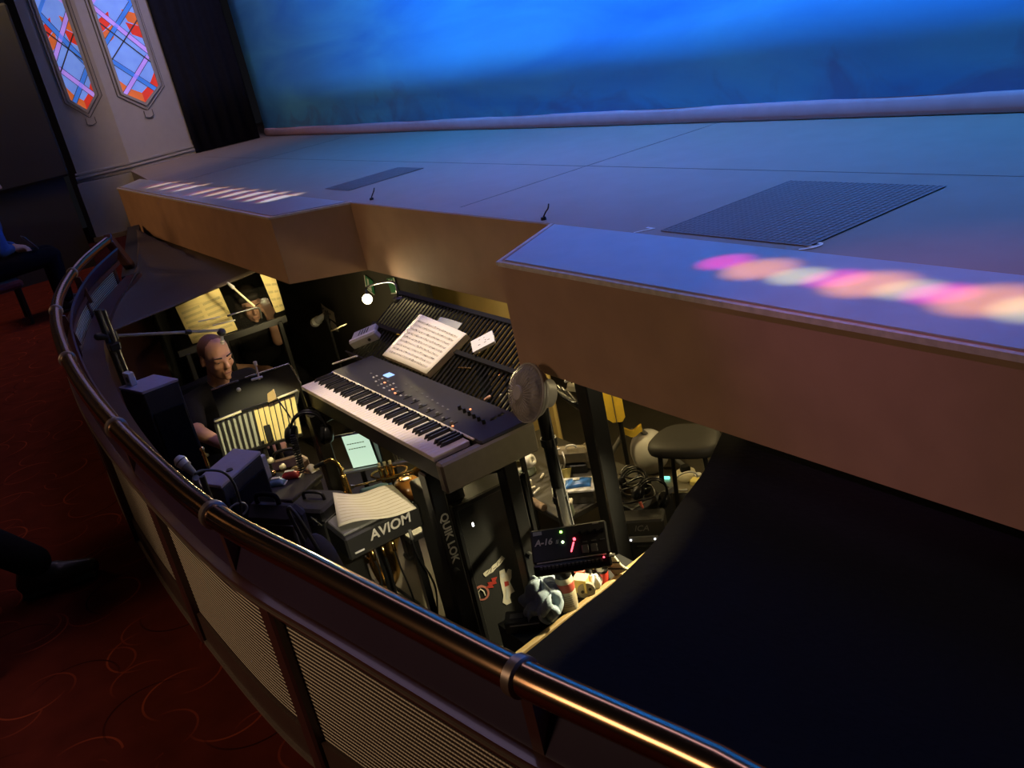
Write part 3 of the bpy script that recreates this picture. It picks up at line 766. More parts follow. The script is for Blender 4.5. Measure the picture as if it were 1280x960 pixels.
# open score: a thick block of pages
c4 = [D2(*q) for q in ((487, 452), (540, 474), (590, 424), (534, 401))]
sc0 = T('open_score', 'thick open white orchestral score lying on the slatted desk', 'sheet music', DP((c4[0][0]+c4[2][0])/2, (c4[0][1]+c4[2][1])/2, 0))
def bil(u, v): return [(c4[0][k]*(1-u)+c4[1][k]*u)*(1-v)+(c4[3][k]*(1-u)+c4[2][k]*u)*v for k in (0, 1)]
def pg(h, ins=0.):
    def f(u, v):
        a, b = bil(u, v); bow = .014*math.sin(PI*u)*(1-.4*v)+.012*(1-u)**3
        return DP(a+ins*(1-2*u)*.0, b, h+bow)
    return f
m = MB()
m.sheet(pg(.034), 14, 6, .026); m.build('page_block', M['cream_page'] if 'cream_page' in M else M['paper'], sc0, world=True)
MB().sheet(pg(.0395), 14, 6, .003).build('top_page', M['paper'], sc0, world=True, smooth=True)
inkm = MB()
for r in range(9):
    vv = .1+.8*r/8.6
    for k in range(5):
        for seg in range(6):
            u0, u1 = .07+.86*seg/6, .07+.86*(seg+1)/6; v2 = vv+k*.0085
            a, b = pg(.0402)(u0, v2), pg(.0402)(u1, v2); c, d = pg(.0402)(u1, v2+.0016), pg(.0402)(u0, v2+.0016)
            inkm.add([a, b, c, d], [(0, 1, 2, 3)])
    for k in range(26):
        u0 = .09+.82*random.random(); v2 = vv+random.random()*.034
        a = pg(.0403)(u0, v2); e = .0022+random.random()*.004
        inkm.add([a, a+du*e, a+du*e+dv*.003, a+dv*.003], [(0, 1, 2, 3)])
inkm.build('notation', M['ink'], sc0, world=True)
ul = T('loose_page', 'loose page sticking out behind the open score', 'sheet music', DP(.15, .33, 0))
def lp(u, v): a = D2(546, 403)[0]+u*.2; b = D2(546, 403)[1]-.1+v*.13; return DP(a-u*.0, b, .004+.004*math.sin(PI*u))
MB().sheet(lp, 6, 4, .0015).build('page', M['paper_grey'], ul, world=True)
# small mixer box with faders and lid bar
p = WP(466, 421, dk0, dn)+dn*.03
mx_ = T('desk_mixer', 'small pale grey fader box with red button on the slatted desk', 'mixer', p, rot=Matrix((V((.80, .53, .28)).normalized(), V((-.55, .75, .36)).normalized(), V((0, -.45, .89)))).transposed().to_euler())
MB().box((-.03, .0, 0), (.15, .085, .026), None, .005).build('case', M['grey_light'], mx_)
for k in range(4):
    MB().box((-.055+k*.018, .012, .0135), (.0055, .038, .002)).build('fader_slot', M['black'], mx_)
MB().box((-.08, -.028, .015), (.024, .014, .008), None, .002).build('button', M['red'], mx_)
for k in range(4): MB().cyl((-.045+.014*k, -.03, .012), (-.045+.014*k, -.03, .021), .004, .0035, 10).build('knob', M['white'], mx_)
MB().box((.01, -.062, .012), (.17, .034, .045), None, .005).build('front_rail', M['grey_light'], mx_)
MB().box((.01, -.062, .0365), (.165, .014, .004), None, .001).build('light_strip', M['white'], mx_)
MB().cyl((.045, -.079, .012), (.045, -.084, .012), .008, .008, 12).build('socket', M['black'], mx_)
# booklet
p = WP(610, 434, dk0, dn); p = DP((p-dk0).dot(du), (p-dk0).dot(dv), .03)
bk_ = T('booklet', 'small white booklet with a dark mark at the right end of the slatted desk', 'book', p, rot=Matrix((V((.55, .75, .3)).normalized(), V((-.72, .53, .35)).normalized(), V((.1, -.45, .89)))).transposed().to_euler())
MB().box((0, 0, 0), (.10, .07, .016), None, .002).build('pages', M['paper'], bk_)
MB().box((0, 0, .0092), (.104, .074, .0022), None, .001).build('cover', M['white'], bk_)
mk = MB(); 
for k in range(7): mk.box((-.03+random.random()*.06, -.02+random.random()*.04, .0105), (.004+random.random()*.008, .003, .0004))
mk.build('print', M['ink'], bk_)
MB().cyl((-.04, -.005, -.008), (-.04, -.005, -.09), .004, .004, 8).build('clip_post', M['yellow'], bk_)
for k, (a, b) in enumerate(((505, 420), (583, 462), (500, 437))):
    p = WP(a, b, dk0, dn)+dn*.012
    tag(MB().cap(p-V((.03, .012, 0)), p+V((.03, .012, 0)), .004, .003).build('pencil', M[('yellow', 'brass', 'cream')[k]], smooth=True), ('short yellow pencil lying beside the grey fader box', 'brass coloured pencil to the right of the open score', 'cream pencil between the fader box and the open score')[k], 'pencil')
# ---------------------------------------------------------------- lamp
LAMP = W(459, 374, y=1.9)
lm = T('desk_lamp', 'glowing gooseneck lamp above the far end of the slatted desk', 'lamp', DP(x0+.02, .36))
foot = DP(x0+.02, .36)
MB().tube(crom([foot, foot+V((-.05, .02, .08)), LAMP+V((-.05, .04, .05)), LAMP+V((-.015, .015, .008))]), .006, 8).build('gooseneck', M['black'], lm, world=True, smooth=True)
MB().box(tuple(foot), (.05, .04, .03), None, .006).build('clamp', M['black'], lm, world=True)
face = V((.75, -.55, .1)).normalized(); Rl = face.to_track_quat('Z', 'Y').to_matrix()
MB().lathe(LAMP-face*.03, [(.008, -.01), (.014, 0), (.03, .03), (.028, .03), (.012, .004)], 18, Rl).build('shade', M['black'], lm, world=True, smooth=True)
MB().ell(LAMP+face*.002, .017).build('bulb', M['bulb'], lm, world=True, smooth=True)
# ---------------------------------------------------------------- things on the plain masking panel
yy = 2.27
for k, (a, b) in enumerate(((462, 356), (491, 357))):
    p = W(a, b, y=yy); s = T('green_card', ('green card with pale block lettering framed in white, above the lamp', 'green card in a white frame, right of the lamp')[k], 'card', p, rot=(PI/2, .28-.45*k, 0))
    MB().box((0, 0, 0), (.105, .095, .004)).build('card', M['green'], s)
    f = MB(); f.box((0, -.046, .003), (.105, .006, .004)); f.box((-.05 if k == 0 else .05, 0, .003), (.006, .095, .004)); f.build('card_frame', M['white'], s)
    g = MB()
    if k == 0: g.box((.0, -.02, .003), (.05, .03, .002)); g.box((-.012, .015, .003), (.02, .045, .002))
    else: g.box((.01, .03, .003), (.02, .012, .002)); g.box((-.02, .038, .003), (.01, .008, .002))
    g.build('emblem', M['white'], s)
p = W(410, 391, y=yy)
s = T('taped_note', 'cream handwritten paper note pinned to the masking panel behind the grey microphone', 'note', p, rot=(PI/2, .22, 0))
MB().sheet(lambda u, v: (-.1+.2*u, -.04+.08*v+.02*u*0, .004*math.sin(u*5)), 8, 3, .001).build('paper', M['paper'], s)
ik = MB()
for k in range(7): ik.box((-.07+.02*k, .008*math.sin(k*2.1)+.01, .006), (.012, .006 if k % 2 else .018, .0008), Euler((0, 0, .5*math.sin(k*3))))
ik.build('handwriting', M['ink'], s)
p = W(416, 406, y=yy); s = T('taped_note', 'lower cream paper scrap below the handwritten note', 'note', p, rot=(PI/2, .1, 0))
MB().prism([(-.06, -.03, 0), (.0, -.045, 0), (.09, -.03, 0), (.06, .015, 0), (-.02, .03, 0)], (0, 0, .0015)).build('paper', M['paper'], s)
# ---------------------------------------------------------------- microphone helper
def mic(label, head, tail, r, hm, bm):
    head = V(head); tail = V(tail); d = (tail-head).normalized(); R = d.to_track_quat('Z', 'Y').to_matrix()
    t = T('microphone', label, 'microphone', head)
    g = MB().lathe(head, [(r*.05, -r), (r*.6, -r*.85), (r*.98, -.25*r), (r, .1*r), (r*.85, .9*r), (r*.8, 1.0*r)], 20, R).build('grille', hm, t, world=True, smooth=True)
    MB().lathe(head, [(r*.9, r*1.0), (r*.92, r*1.2), (r*.72, r*1.3), (r*.5, (tail-head).length*.95), (r*.4, (tail-head).length)], 18, R).build('body', bm, t, world=True, smooth=True)
    MB().lathe(head, [(r*1.02, -.02*r), (r*1.04, .08*r), (r*1.02, .18*r)], 20, R).build('band', M['dark_steel'], t, world=True, smooth=True)
    return t
a = W(394, 403, y=1.98); b = a+V((.10, .05, .055))
m1 = mic('grey ball-headed microphone in front of the handwritten note', a, b, .032, M['grey_light'], M['grey'])
m1s = T('microphone_stand', 'thin dark stand holding the grey ball-headed microphone', 'stand', (b.x, b.y, FLOOR))
MB().cyl((b.x, b.y, FLOOR), (b.x, b.y, b.z), .009, .009, 10).build('pole', M['black'], m1s, world=True)
MB().cyl((b.x, b.y, FLOOR), (b.x, b.y, FLOOR+.02), .12, .11, 24).build('base', M['black'], m1s, world=True)
MB().cyl((b.x-.01, b.y, b.z-.03), (b.x+.01, b.y, b.z+.005), .018, .018, 12).build('clip', M['black'], m1s, world=True)
p1, p2 = W(414, 414, y=1.97), W(433, 405, y=1.99)
tag(MB().tube([p1, p2], .0045, 8).build('baton', M['cream'], smooth=True), 'thin pale stick pointing up beside the grey ball-headed microphone', 'stick')
p1, p2 = W(416, 455, y=1.5), W(446, 445, y=1.5)
tag(MB().tube([p1, p2], .0045, 8).build('baton', M['white']), 'white stick on the far end of the stage piano', 'stick')
# ---------------------------------------------------------------- personal mixer with AVIOM lettering
am = T('personal_mixer', 'black personal mixer lettered AVIOM with pages on its top', 'mixer', (-3.2, 1.12, FLOOR))
XA = -3.2; yA, yB = .955, 1.285
MB().box((XA-.10, (yA+yB)/2, -.325), (.20, yB-yA, .10), None, .008).build('case', M['black_plastic'], am, world=True)
MB().box((XA-.115, (yA+yB)/2, -.272), (.18, yB-yA-.02, .012), None, .004).build('lid', M['grey'], am, world=True)
txt('AVIOM', .058, M['letter'], am, Matrix.Translation(-V(am.location)) @ frame((XA+.001, (W(487, 655, x=XA)).y, W(487, 655, x=XA).z-.012), (0, 1, .0), (0, 0, 1)), .0008, name='lettering', bold=.0012, shear=.12)
MB().cyl((XA-.12, 1.12, FLOOR), (XA-.12, 1.12, -.375), .016, .016, 12).build('support_pole', M['black'], am, world=True)
MB().cyl((XA-.12, 1.12, FLOOR), (XA-.12, 1.12, FLOOR+.025), .15, .13, 24).build('base', M['black'], am, world=True)
for k, (a, b) in enumerate(((465, 688), (478, 683), (490, 676), (512, 662))):
    q = W(a, b, x=XA+.004)
    MB().cyl(q, q+V((0, 0, -.045)), .0075, .0075, 10).build('plug', M['gold'] if k < 3 else M['grey'], am, world=True, smooth=True)
    MB().tube(crom([q+V((0, 0, -.045)), q+V((.005, .003, -.12)), q+V((.0, .02*k-.02, -.3)), q+V((-.05, .02, -.52))]), .004, 6).build('lead', M['black'], am, world=True, smooth=True)
q = W(450, 689, x=XA+.004); MB().box(q, (.004, .04, .006)).build('label_strip', M['white'], am, world=True)
ZP = -.258
pc = [W(424, 662, z=ZP), W(522, 640, z=ZP), W(492, 613, z=ZP), W(421, 632, z=ZP)]
pp = T('crumpled_page', 'curled grey manuscript page lying on the AVIOM mixer', 'sheet music', (pc[0]+pc[2])/2)
def pf(u, v):
    p = (pc[0]*(1-u)+pc[1]*u)*(1-v)+(pc[3]*(1-u)+pc[2]*u)*v
    return p+V((0, 0, .012+.008*math.sin(u*7+v*2)+.03*(1-u)**2*v+.012*v))
MB().sheet(pf, 16, 10, .0015).build('page', M['paper_grey2'] if 'paper_grey2' in M else M['paper'], pp, world=True, smooth=True)
ik = MB()
for r in range(9):
    for sgm in range(10):
        v2 = .08+.1*r; u0 = .05+.09*sgm; a, b = pf(u0, v2), pf(u0+.09, v2); up = V((0, 0, .0006)); dq = (pf(u0, v2+.012)-a)
        ik.add([a+up, b+up, b+dq+up, a+dq+up], [(0, 1, 2, 3)])
ik.build('notation', M['ink_soft'] if 'ink_soft' in M else M['ink'], pp, world=True)
# ---------------------------------------------------------------- low side table with brass, bowl and bottle
tb = T('side_table', 'small black side table beneath the stage piano', 'table', (-3.62, 1.48, FLOOR))
MB().box((0, 0, .44), (.5, .42, .03), None, .005).build('table_top', M['black_plastic'], tb)
for i in (-1, 1):
    for j in (-1, 1): MB().box((i*.22, j*.18, .2125), (.03, .03, .425)).build('leg', M['black'], tb)
ZT = FLOOR+.455
p = W(513, 622, z=ZT)
bw = T('amber_bowl', 'rounded amber glass jar behind the AVIOM mixer', 'jar', (p.x, p.y, ZT))
MB().lathe((0, 0, 0), [(.001, 0), (.045, .002), (.062, .02), (.07, .045), (.066, .07), (.05, .09), (.03, .098), (.001, .1)], 28).build('body', M['bread'], bw, smooth=True)
MB().lathe((0, 0, 0), [(.031, .096), (.033, .1), (.031, .104), (.027, .104), (.027, .098)], 24).build('rim', M['gold'], bw, smooth=True)
p = W(470, 612, z=ZT+.03)
bt = T('water_bottle', 'pale blue bottle lying beside the curled manuscript page', 'bottle', (p.x, p.y, ZT+.03))
dB = V((.35, .93, 0)).normalized(); RB = dB.to_track_quat('Z', 'Y').to_matrix()
MB().lathe((0, 0, 0), [(.001, -.075), (.02, -.073), (.024, -.06), (.022, -.02), (.024, .03), (.016, .055), (.01, .062)], 18, RB).build('body', M['pale_blue'], bt, smooth=True)
MB().lathe((0, 0, 0), [(.012, .06), (.012, .078), (.001, .079)], 14, RB).build('cap', M['blue'], bt, smooth=True)
# trumpet lying on the table
p = W(487, 601, z=ZT+.03)
tp = T('trumpet', 'brass trumpet lying on the side table under the stage piano', 'trumpet', (p.x, p.y, ZT), 1.1)
MB().lathe((.06, 0, .045), [(.006, -.12), (.007, 0), (.012, .05), (.03, .085), (.048, .098), (.046, .099), (.01, .05)], 20, Matrix.Rotation(PI/2, 3, 'Y')).build('bell', M['gold'], tp, smooth=True)
MB().tube(crom([(-.16, 0, .045), (-.05, 0, .045), (.06, .02, .045), (.09, .03, .06), (.06, .04, .075), (-.05, .04, .075), (-.08, .03, .06), (-.04, .01, .045)]), .0055, 8).build('tubing', M['gold'], tp, smooth=True)
for k in range(3): 
    v_ = MB().cyl((-.03+.026*k, .02, .012), (-.03+.026*k, .02, .105), .0095, .0095, 12).build('valve', M['gold'], tp, smooth='auto')
    MB().cyl((-.03+.026*k, .02, .105), (-.03+.026*k, .02, .122), .007, .008, 10).build('button', M['cream'], v_)
MB().lathe((-.17, 0, .045), [(.011, -.012), (.012, -.008), (.005, .01), (.005, .02)], 12, Matrix.Rotation(PI/2, 3, 'Y')).build('mouthpiece', M['steel'], tp, smooth=True)
# saxophone on its stand
p = W(436, 604, x=-3.72)
sx = T('saxophone', 'brass saxophone standing behind the left leg of the piano stand', 'saxophone', (p.x, p.y, FLOOR), .6)
z0 = .12
MB().tube(crom([(-.02, 0, z0+.56), (-.015, 0, z0+.45), (0, 0, z0+.25), (.01, 0, z0+.08), (.05, 0, z0+.0), (.10, 0, z0+.06), (.115, 0, z0+.18), (.135, 0, z0+.27)], 6), [.013+.022*i/42+(.02 if i > 36 else 0)*(i-36)/6 for i in range(43)], 16).build('body', M['gold'], sx, smooth=True)
MB().lathe((.137, 0, z0+.27), [(.045, 0), (.055, .03), (.07, .05), (.068, .052), (.04, .0)], 20, Matrix.Rotation(.25, 3, 'Y')).build('bell', M['gold'], sx, smooth=True)
MB().tube(crom([(-.02, 0, z0+.56), (-.022, 0, z0+.6), (-.05, 0, z0+.635), (-.1, 0, z0+.62)]), .008, 8).build('crook', M['brass'], sx, smooth=True)
MB().cap((-.1, 0, z0+.62), (-.15, 0, z0+.6), .011, .009).build('mouthpiece', M['black_gloss'], sx, smooth=True)
for k in range(9):
    zz = z0+.14+k*.043; k_ = MB().cyl((.0-.002*k, -.028, zz), (-.002*k, -.036, zz), .016-.0008*k, .015-.0008*k, 14).build('key_cup', M['gold'], sx, smooth='auto')
MB().tube([(.02, -.03, z0+.1), (-.008, -.03, z0+.52)], .003, 6).build('key_rod', M['brass'], sx)
ss = T('saxophone_stand', 'black folding stand holding the saxophone', 'stand', (p.x, p.y, FLOOR), .6)
for a in range(3): MB().tube([(0.03, 0, .14), (.03+.16*math.cos(a*2.09), .16*math.sin(a*2.09), .01)], .008, 8).build('leg', M['black'], ss)
MB().tube([(.03, .045, .1), (.03, .045, .55)], .008, 8).build('upright', M['black'], ss)
MB().tube(crom([(.045, .05, .45), (.03, .045, .46), (-.0, .05, .46), (-.03, .03, .46)]), .006, 8).build('yoke', M['black'], ss)
# ---------------------------------------------------------------- bright sheet built as a glowing tablet, on a small stand
tc_ = W(450, 563, x=-4.05)
ts = T('sheet_stand', 'black music stand carrying the glowing sheet under the stage piano', 'stand', (tc_.x, tc_.y, FLOOR))
ux = V((.38, .92, -.08)).normalized(); uz = V((-.25, .0, 1)).normalized(); un = ux.cross(uz).normalized()
RT = Matrix((ux, un, uz)).transposed()
MB().cyl((tc_.x-.05, tc_.y, FLOOR), (tc_.x-.05, tc_.y, tc_.z-.05), .012, .012, 10).build('pole', M['black'], ts, world=True)
for a in range(3): MB().tube([(tc_.x-.05, tc_.y, FLOOR+.2), (tc_.x-.05+.1*math.cos(a*2.1), tc_.y+.1*math.sin(a*2.1), FLOOR+.01)], .008, 8).build('leg', M['black'], ts, world=True)
def TP(a, b, c=0.): return tc_ + ux*a + uz*b + un*c
MB().box(TP(.06, -.088, .02), (.36, .07, .012), RT, .003).build('tray', M['dark_steel'], ts, world=True)
for k in range(14): MB().box(TP(.065+k*.012, .0, -.012), (.006, .008, .17), RT).build('slat', M['black_gloss'], ts, world=True)
MB().box(TP(.06, .085, -.012), (.34, .01, .012), RT).build('top_bar', M['black'], ts, world=True)
tt = T('tablet', 'bright pale green sheet with text, built as a glowing tablet, below the stage piano keys', 'tablet', TP(0, -.08))
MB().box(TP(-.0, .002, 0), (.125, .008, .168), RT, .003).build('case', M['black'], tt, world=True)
MB().box(TP(-.0, .002, .0048), (.118, .002, .16), RT).build('screen', M['screen'], tt, world=True)  # bright sheet built as a glowing screen
ik = MB()
for k in range(2):
    for j in range(7): ik.box(TP(-.044+.012*j, .04-.025*k, .0062), (.010, .0006, .004), RT)
ik.build('text', M['ink_soft'], tt, world=True)
p = TP(-.115, -.07, .02); tag(MB().ell(p, (.016, .016, .014)).build('ear_plug', M['brass'], smooth=True), 'small round brass mute on the end of the tray under the bright sheet', 'mute')
# ---------------------------------------------------------------- headphones
def headphones(label, c, R, m, size=1., group=None, band_m=None):
    """R: columns = across the cups, forward, up the band"""
    t = T('headphones', label, 'headphones', c, rot=R.to_euler(), group=group)
    k = size
    arc = [(.075*k*math.cos(a), 0, .085*k*math.sin(a)+.0) for a in [PI*i/16 for i in range(17)]]
    mb = MB()
    for q in (-.012, .012): mb.tube([(x, q*k, z) for x, _, z in arc], .006*k, 8)
    mb.build('headband', band_m or m, t, smooth=True)
    for s_ in (-1, 1):
        Rc = Matrix.Rotation(PI/2*s_, 3, 'Y')
        cup = MB().lathe((s_*.075*k, 0, -.02*k), [(.001, .026*k), (.028*k, .024*k), (.04*k, .012*k), (.042*k, -.002*k), (.042*k, -.006*k)], 22, Rc).build('ear_cup', m, t, smooth=True)
        MB().lathe((s_*.075*k, 0, -.02*k), [(.042*k, -.006*k), (.044*k, -.014*k), (.038*k, -.024*k), (.02*k, -.022*k), (.001, -.018*k)], 22, Rc).build('cushion', M['black_cloth'], cup, smooth=True)
        MB().tube([(s_*.078*k, 0, .03*k), (s_*.078*k, 0, -.02*k)], .006*k, 6).build('yoke', M['dark_steel'], t)
    return t
p = W(386, 538, x=-3.90)
headphones('black headphones hanging on the left leg of the piano stand', p, Matrix.Rotation(1.05, 3, 'Z') @ Matrix.Rotation(.2, 3, 'Y'), M['black_gloss'], 1.05)
def coil(p0, p1, turns, r, th, n=10):
    p0, p1 = V(p0), V(p1); d = (p1-p0); x = d.orthogonal().normalized(); y = d.normalized().cross(x)
    return MB().tube([p0 + d*(i/(turns*n)) + (x*math.cos(2*PI*i/n)+y*math.sin(2*PI*i/n))*r for i in range(turns*n+1)], th, 5)
a, b = W(366, 545, x=-3.86), W(378, 590, x=-3.86)
tag(coil(a, b, 16, .013, .0035).build('coiled_cable', M['black_gloss'], smooth=True), 'black coiled cable hanging below the headphones', 'cable')
# ---------------------------------------------------------------- slatted stand with two pages (back view)
c0 = W(320, 532, x=-4.18)
vx = V((.36, .93, .02)).normalized(); vz = V((-.28, .12, 1)).normalized(); vn = vx.cross(vz).normalized()
sm = T('slatted_music_stand', 'black slatted music stand holding a shaded page tinted grey and a lit page tinted yellow', 'music stand', (c0.x, c0.y, FLOOR))
def SP(px, py, off=0.): p = WP(px, py, c0, vn); return p + vn*off
RS = Matrix((vx, vn, vz)).transposed()
tl, tr_, bl_, br_ = SP(268, 526), SP(368, 492), SP(281, 572), SP(378, 543)
n = 15
for i in range(n+1):
    t_ = i/n; a = tl.lerp(tr_, t_); b = bl_.lerp(br_, t_)
    MB().bar(a, b, (.0035 if i > 7 else .011), .004, up=vn).build('slat', M['black'], sm, world=True)
for (a, b) in ((tl, tr_), (bl_, br_), (tl.lerp(bl_, .5), tl.lerp(bl_, .5))):
    if (a-b).length > .01: MB().bar(a, b, .012, .012).build('cross_rail', M['black'], sm, world=True)
for (a, b, nm, lab) in (((269, 527), (302, 514), 'page_edge', 0), ((336, 502), (372, 488), 'page_edge', 1)):
    q0, q1 = SP(*a, .012), SP(*b, .012); MB().tube([q0, q1], .006, 8).build('clip_rod', M['cream'], sm, world=True, smooth=True)
m_ = (bl_+br_)/2
MB().cyl((m_.x-.02, m_.y, FLOOR), (m_.x-.02, m_.y, m_.z+.02), .014, .014, 12).build('pole', M['black'], sm, world=True)
for a in range(3): MB().tube([(m_.x-.02, m_.y, FLOOR+.25), (m_.x-.02+.22*math.cos(a*2.1+.5), m_.y+.22*math.sin(a*2.1+.5), FLOOR+.01)], .009, 8).build('leg', M['black'], sm, world=True)
md = (tl+tr_)/2; mb_ = (bl_+br_)/2
for (u0, u1, m, lb) in ((.0, .47, 'paper_grey', 'shaded page tinted grey on the near side of the slatted music stand'), (.47, 1., 'paper_lit_or_reflected', 'lit page tinted yellow on the far side of the slatted music stand')):  # lighting put into the paper colour: shaded half grey, lit half yellow
    a, b = tl.lerp(tr_, u0), tl.lerp(tr_, u1); c, d = bl_.lerp(br_, u0), bl_.lerp(br_, u1); o_ = -vn*.012
    pg_ = T('music_page', lb.replace('near side', 'left half').replace('far side', 'right half'), 'sheet music', (c+d)/2+o_)
    MB().sheet(lambda u, v: (c.lerp(d, u)).lerp(a.lerp(b, u), v)+o_-vn*.003*math.sin(PI*u), 6, 6, .0015).build('page', M[m], pg_, world=True)
p = SP(336, 541, .012); tag(MB().box(p, (.03, .012, .075), RS, .003).build('page_clip', M['black']), 'black clip across the lit page of the slatted stand', 'clip')
p = SP(340, 496, .012); s = T('wooden_block', 'small brown wooden block perched on top of the slatted stand', 'block', p)
MB().prism([p+vx*-.02+vz*-.02, p+vx*.022+vz*-.012, p+vx*.018+vz*.032, p+vx*-.012+vz*.02], vn*.03).build('block', M['wood'], s, world=True)
tag(MB().tube([SP(340, 488, .02), SP(364, 521, .04)], .0035, 6).build('drum_stick', M['black']), 'thin dark rod leaning across the top of the yellow page', 'rod')
# plain black stand in front of the man
c1 = W(318, 478, x=-4.42)
q = [WP(a, b, c1, vn) for a, b in ((264, 487), (361, 455), (376, 480), (372, 505), (280, 535))]
ps_ = T('music_stand', 'plain black music stand in front of the seated man', 'music stand', (c1.x, c1.y, FLOOR))
MB().prism(q, vn*.008).build('desk', M['black'], ps_, world=True)
for (a, b) in (((264.5, 487), (299, 475.5)), ((307, 472), (361, 455)), ((364, 457), (376, 479))):  # lamplit edges of the black desk drawn as bright steel tubes
    MB().tube([WP(*a, c1, vn)+vn*.011, WP(*b, c1, vn)+vn*.011], .0045, 8).build('rim', M['steel'], ps_, world=True)
MB().cyl((c1.x-.02, c1.y+.02, FLOOR), (c1.x-.02, c1.y+.02, c1.z-.1), .013, .013, 12).build('pole', M['black'], ps_, world=True)
for a in range(3): MB().tube([(c1.x-.02, c1.y+.02, FLOOR+.25), (c1.x-.02+.22*math.cos(a*2.1), c1.y+.02+.22*math.sin(a*2.1), FLOOR+.01)], .009, 8).build('leg', M['black'], ps_, world=True)
p = WP(323, 467, c1, vn)+vn*.022
cl = T('clip_lamp', 'small pale clip lamp on the rim of the plain music stand', 'lamp', p)
MB().tube([p+vz*.035, p-vz*.03], .005, 8).build('stem', M['cream'], cl, world=True)
MB().box(p+vz*.05, (.018, .018, .024), RS, .004).build('head', M['cream'], cl, world=True)
MB().box(p-vz*.02-vx*.01, (.055, .012, .012), RS, .003).build('jaw', M['white'], cl, world=True)
p = WP(299, 487, c1, vn)+vn*.016; tag(MB().ell(p, (.011, .011, .011)).build('knob', M['grey_light'], smooth=True), 'small grey knob on the back of the plain music stand', 'knob')
# ---------------------------------------------------------------- loudspeakers
tS = W(195, 480, x=-4.2)
def cabinet(nm, label, corners, z, z0, m_top, sub=None):
    A, B, Cc = [W(*q, z=z) for q in corners]; Dd = A+Cc-B; cen = (A+Cc)/2
    t = T(nm, label, 'loudspeaker', (cen.x, cen.y, z0))
    P4 = [V((p.x, p.y, z0)) for p in (A, B, Cc, Dd)]
    MB().prism(P4, (0, 0, z-z0-.014)).build('cabinet', M['speaker_body'], t, world=True, bevel=.006)
    P5 = [cen + (V((p.x, p.y, z-.014))-V((cen.x, cen.y, z)))*1.012 for p in (A, B, Cc, Dd)]; P5 = [V((p.x, p.y, z-.013)) for p in P5]
    MB().prism(P5, (0, 0, .013)).build('top_panel', m_top, t, world=True, bevel=.003)
    for (p, q, k) in ((B, Cc, .5), (A, B, .5)):
        d = (q-p).normalized(); n_ = V((d.y, -d.x, 0)); n_ = n_ if n_.dot(p-cen) > 0 else -n_
        w_ = (q-p).length; c = (p+q)/2; c.z = z0+(z-z0)*.5
        RR = Matrix((d, n_, V((0, 0, 1)))).transposed()
        if (p-B).length < 1e-6: MB().box(c+n_*.004, (w_*.86, .01, (z-z0)*.82), RR, .003).build('grille', M['black_cloth'], t, world=True)
        else: MB().box(c+n_*.002+V((0, 0, (z-z0)*.22)), (w_*.5, .006, .05), RR, .002).build('handle', M['black_plastic'], t, world=True)
    return t
sp = cabinet('loudspeaker', 'tall black loudspeaker with a bluish top beside the seated man', ((148, 484), (177, 490), (222, 473)), tS.z, FLOOR, M['speaker_top'])
p = W(165, 481, z=tS.z); s = T('small_box', 'small pale box with a dark logo on top of the tall loudspeaker', 'box', (p.x, p.y, tS.z), .25)
MB().box((0, 0, .03), (.055, .03, .06), None, .003).build('body', M['grey_light'], s)
MB().cyl((.008, -.016, .03), (.008, -.014, .03), .014, .014, 14).build('dial', M['black'], s)
tS2 = W(288, 580, x=-3.42)
s2 = cabinet('loudspeaker', 'squat loudspeaker with a purple-grey top just inside the handrail', ((242, 602), (276, 607), (325, 564)), tS2.z, FLOOR+.35, M['speaker_top'])
p = W(287, 588, z=tS2.z); MB().cyl((p.x, p.y, tS2.z), (p.x, p.y, tS2.z+.005), .014, .012, 16).build('pole_socket', M['black'], s2, world=True)
p = W(329, 585, z=tS2.z-.1); MB().box(p, (.02, .05, .10), rotz(.5), .004).build('rear_plate', M['grey_light'], s2, world=True)
fc = T('speaker_plinth', 'black box raising the squat loudspeaker off the pit floor', 'plinth', (s2.location.x, s2.location.y, FLOOR), .55)
MB().box((.0, 0, .15), (.26, .2, .30), None, .01).build('body', M['black_plastic'], fc)
MB().box((.0, 0, .322), (.24, .18, .055), None, .004).build('pad', M['black_cloth'], fc)
# grey pencil mic beside the wedge speaker with its cable
a = W(226, 577, x=-3.22); b = W(243, 592, x=-3.18)
m2 = mic('grey microphone lying on a clip near the handrail', a, b, .022, M['grey_light'], M['grey'])
m2s = T('microphone_stand', 'short black stand beside the handrail holding the grey microphone', 'stand', (b.x, b.y+.02, FLOOR))
MB().cyl((b.x, b.y+.02, FLOOR), (b.x, b.y+.02, b.z-.02), .011, .011, 10).build('pole', M['black'], m2s, world=True)
MB().cyl((b.x, b.y+.02, FLOOR), (b.x, b.y+.02, FLOOR+.02), .13, .12, 24).build('base', M['black'], m2s, world=True)
MB().tube(crom([(b.x, b.y+.02, b.z-.12), (b.x-.03, b.y-.0, b.z-.05), (b.x, b.y, b.z-.015)]), .012, 8).build('clip', M['grey'], m2s, world=True)
cable('microphone_cable', 'black cable running from the near microphone over the squat loudspeaker', [b, W(255, 588, x=-3.2), W(278, 590, x=-3.2), W(292, 604, x=-3.2), W(300, 628, x=-3.2), W(308, 660, x=-3.2)+V((0, 0, 0)), W(312, 690, x=-3.2)+V((-.02, .1, -.1))], .005, M['black_plastic'])
p = W(297, 638, x=-3.2); tag(MB().tube([p+V((.0, .035*math.cos(a_), .025*math.sin(a_))) for a_ in [2*PI*i/20 for i in range(20)]], .004, 6, closed=True).build('cable_loop', M['grey'], smooth=True), 'loop of grey cable hanging between the squat loudspeaker and the handrail', 'cable')
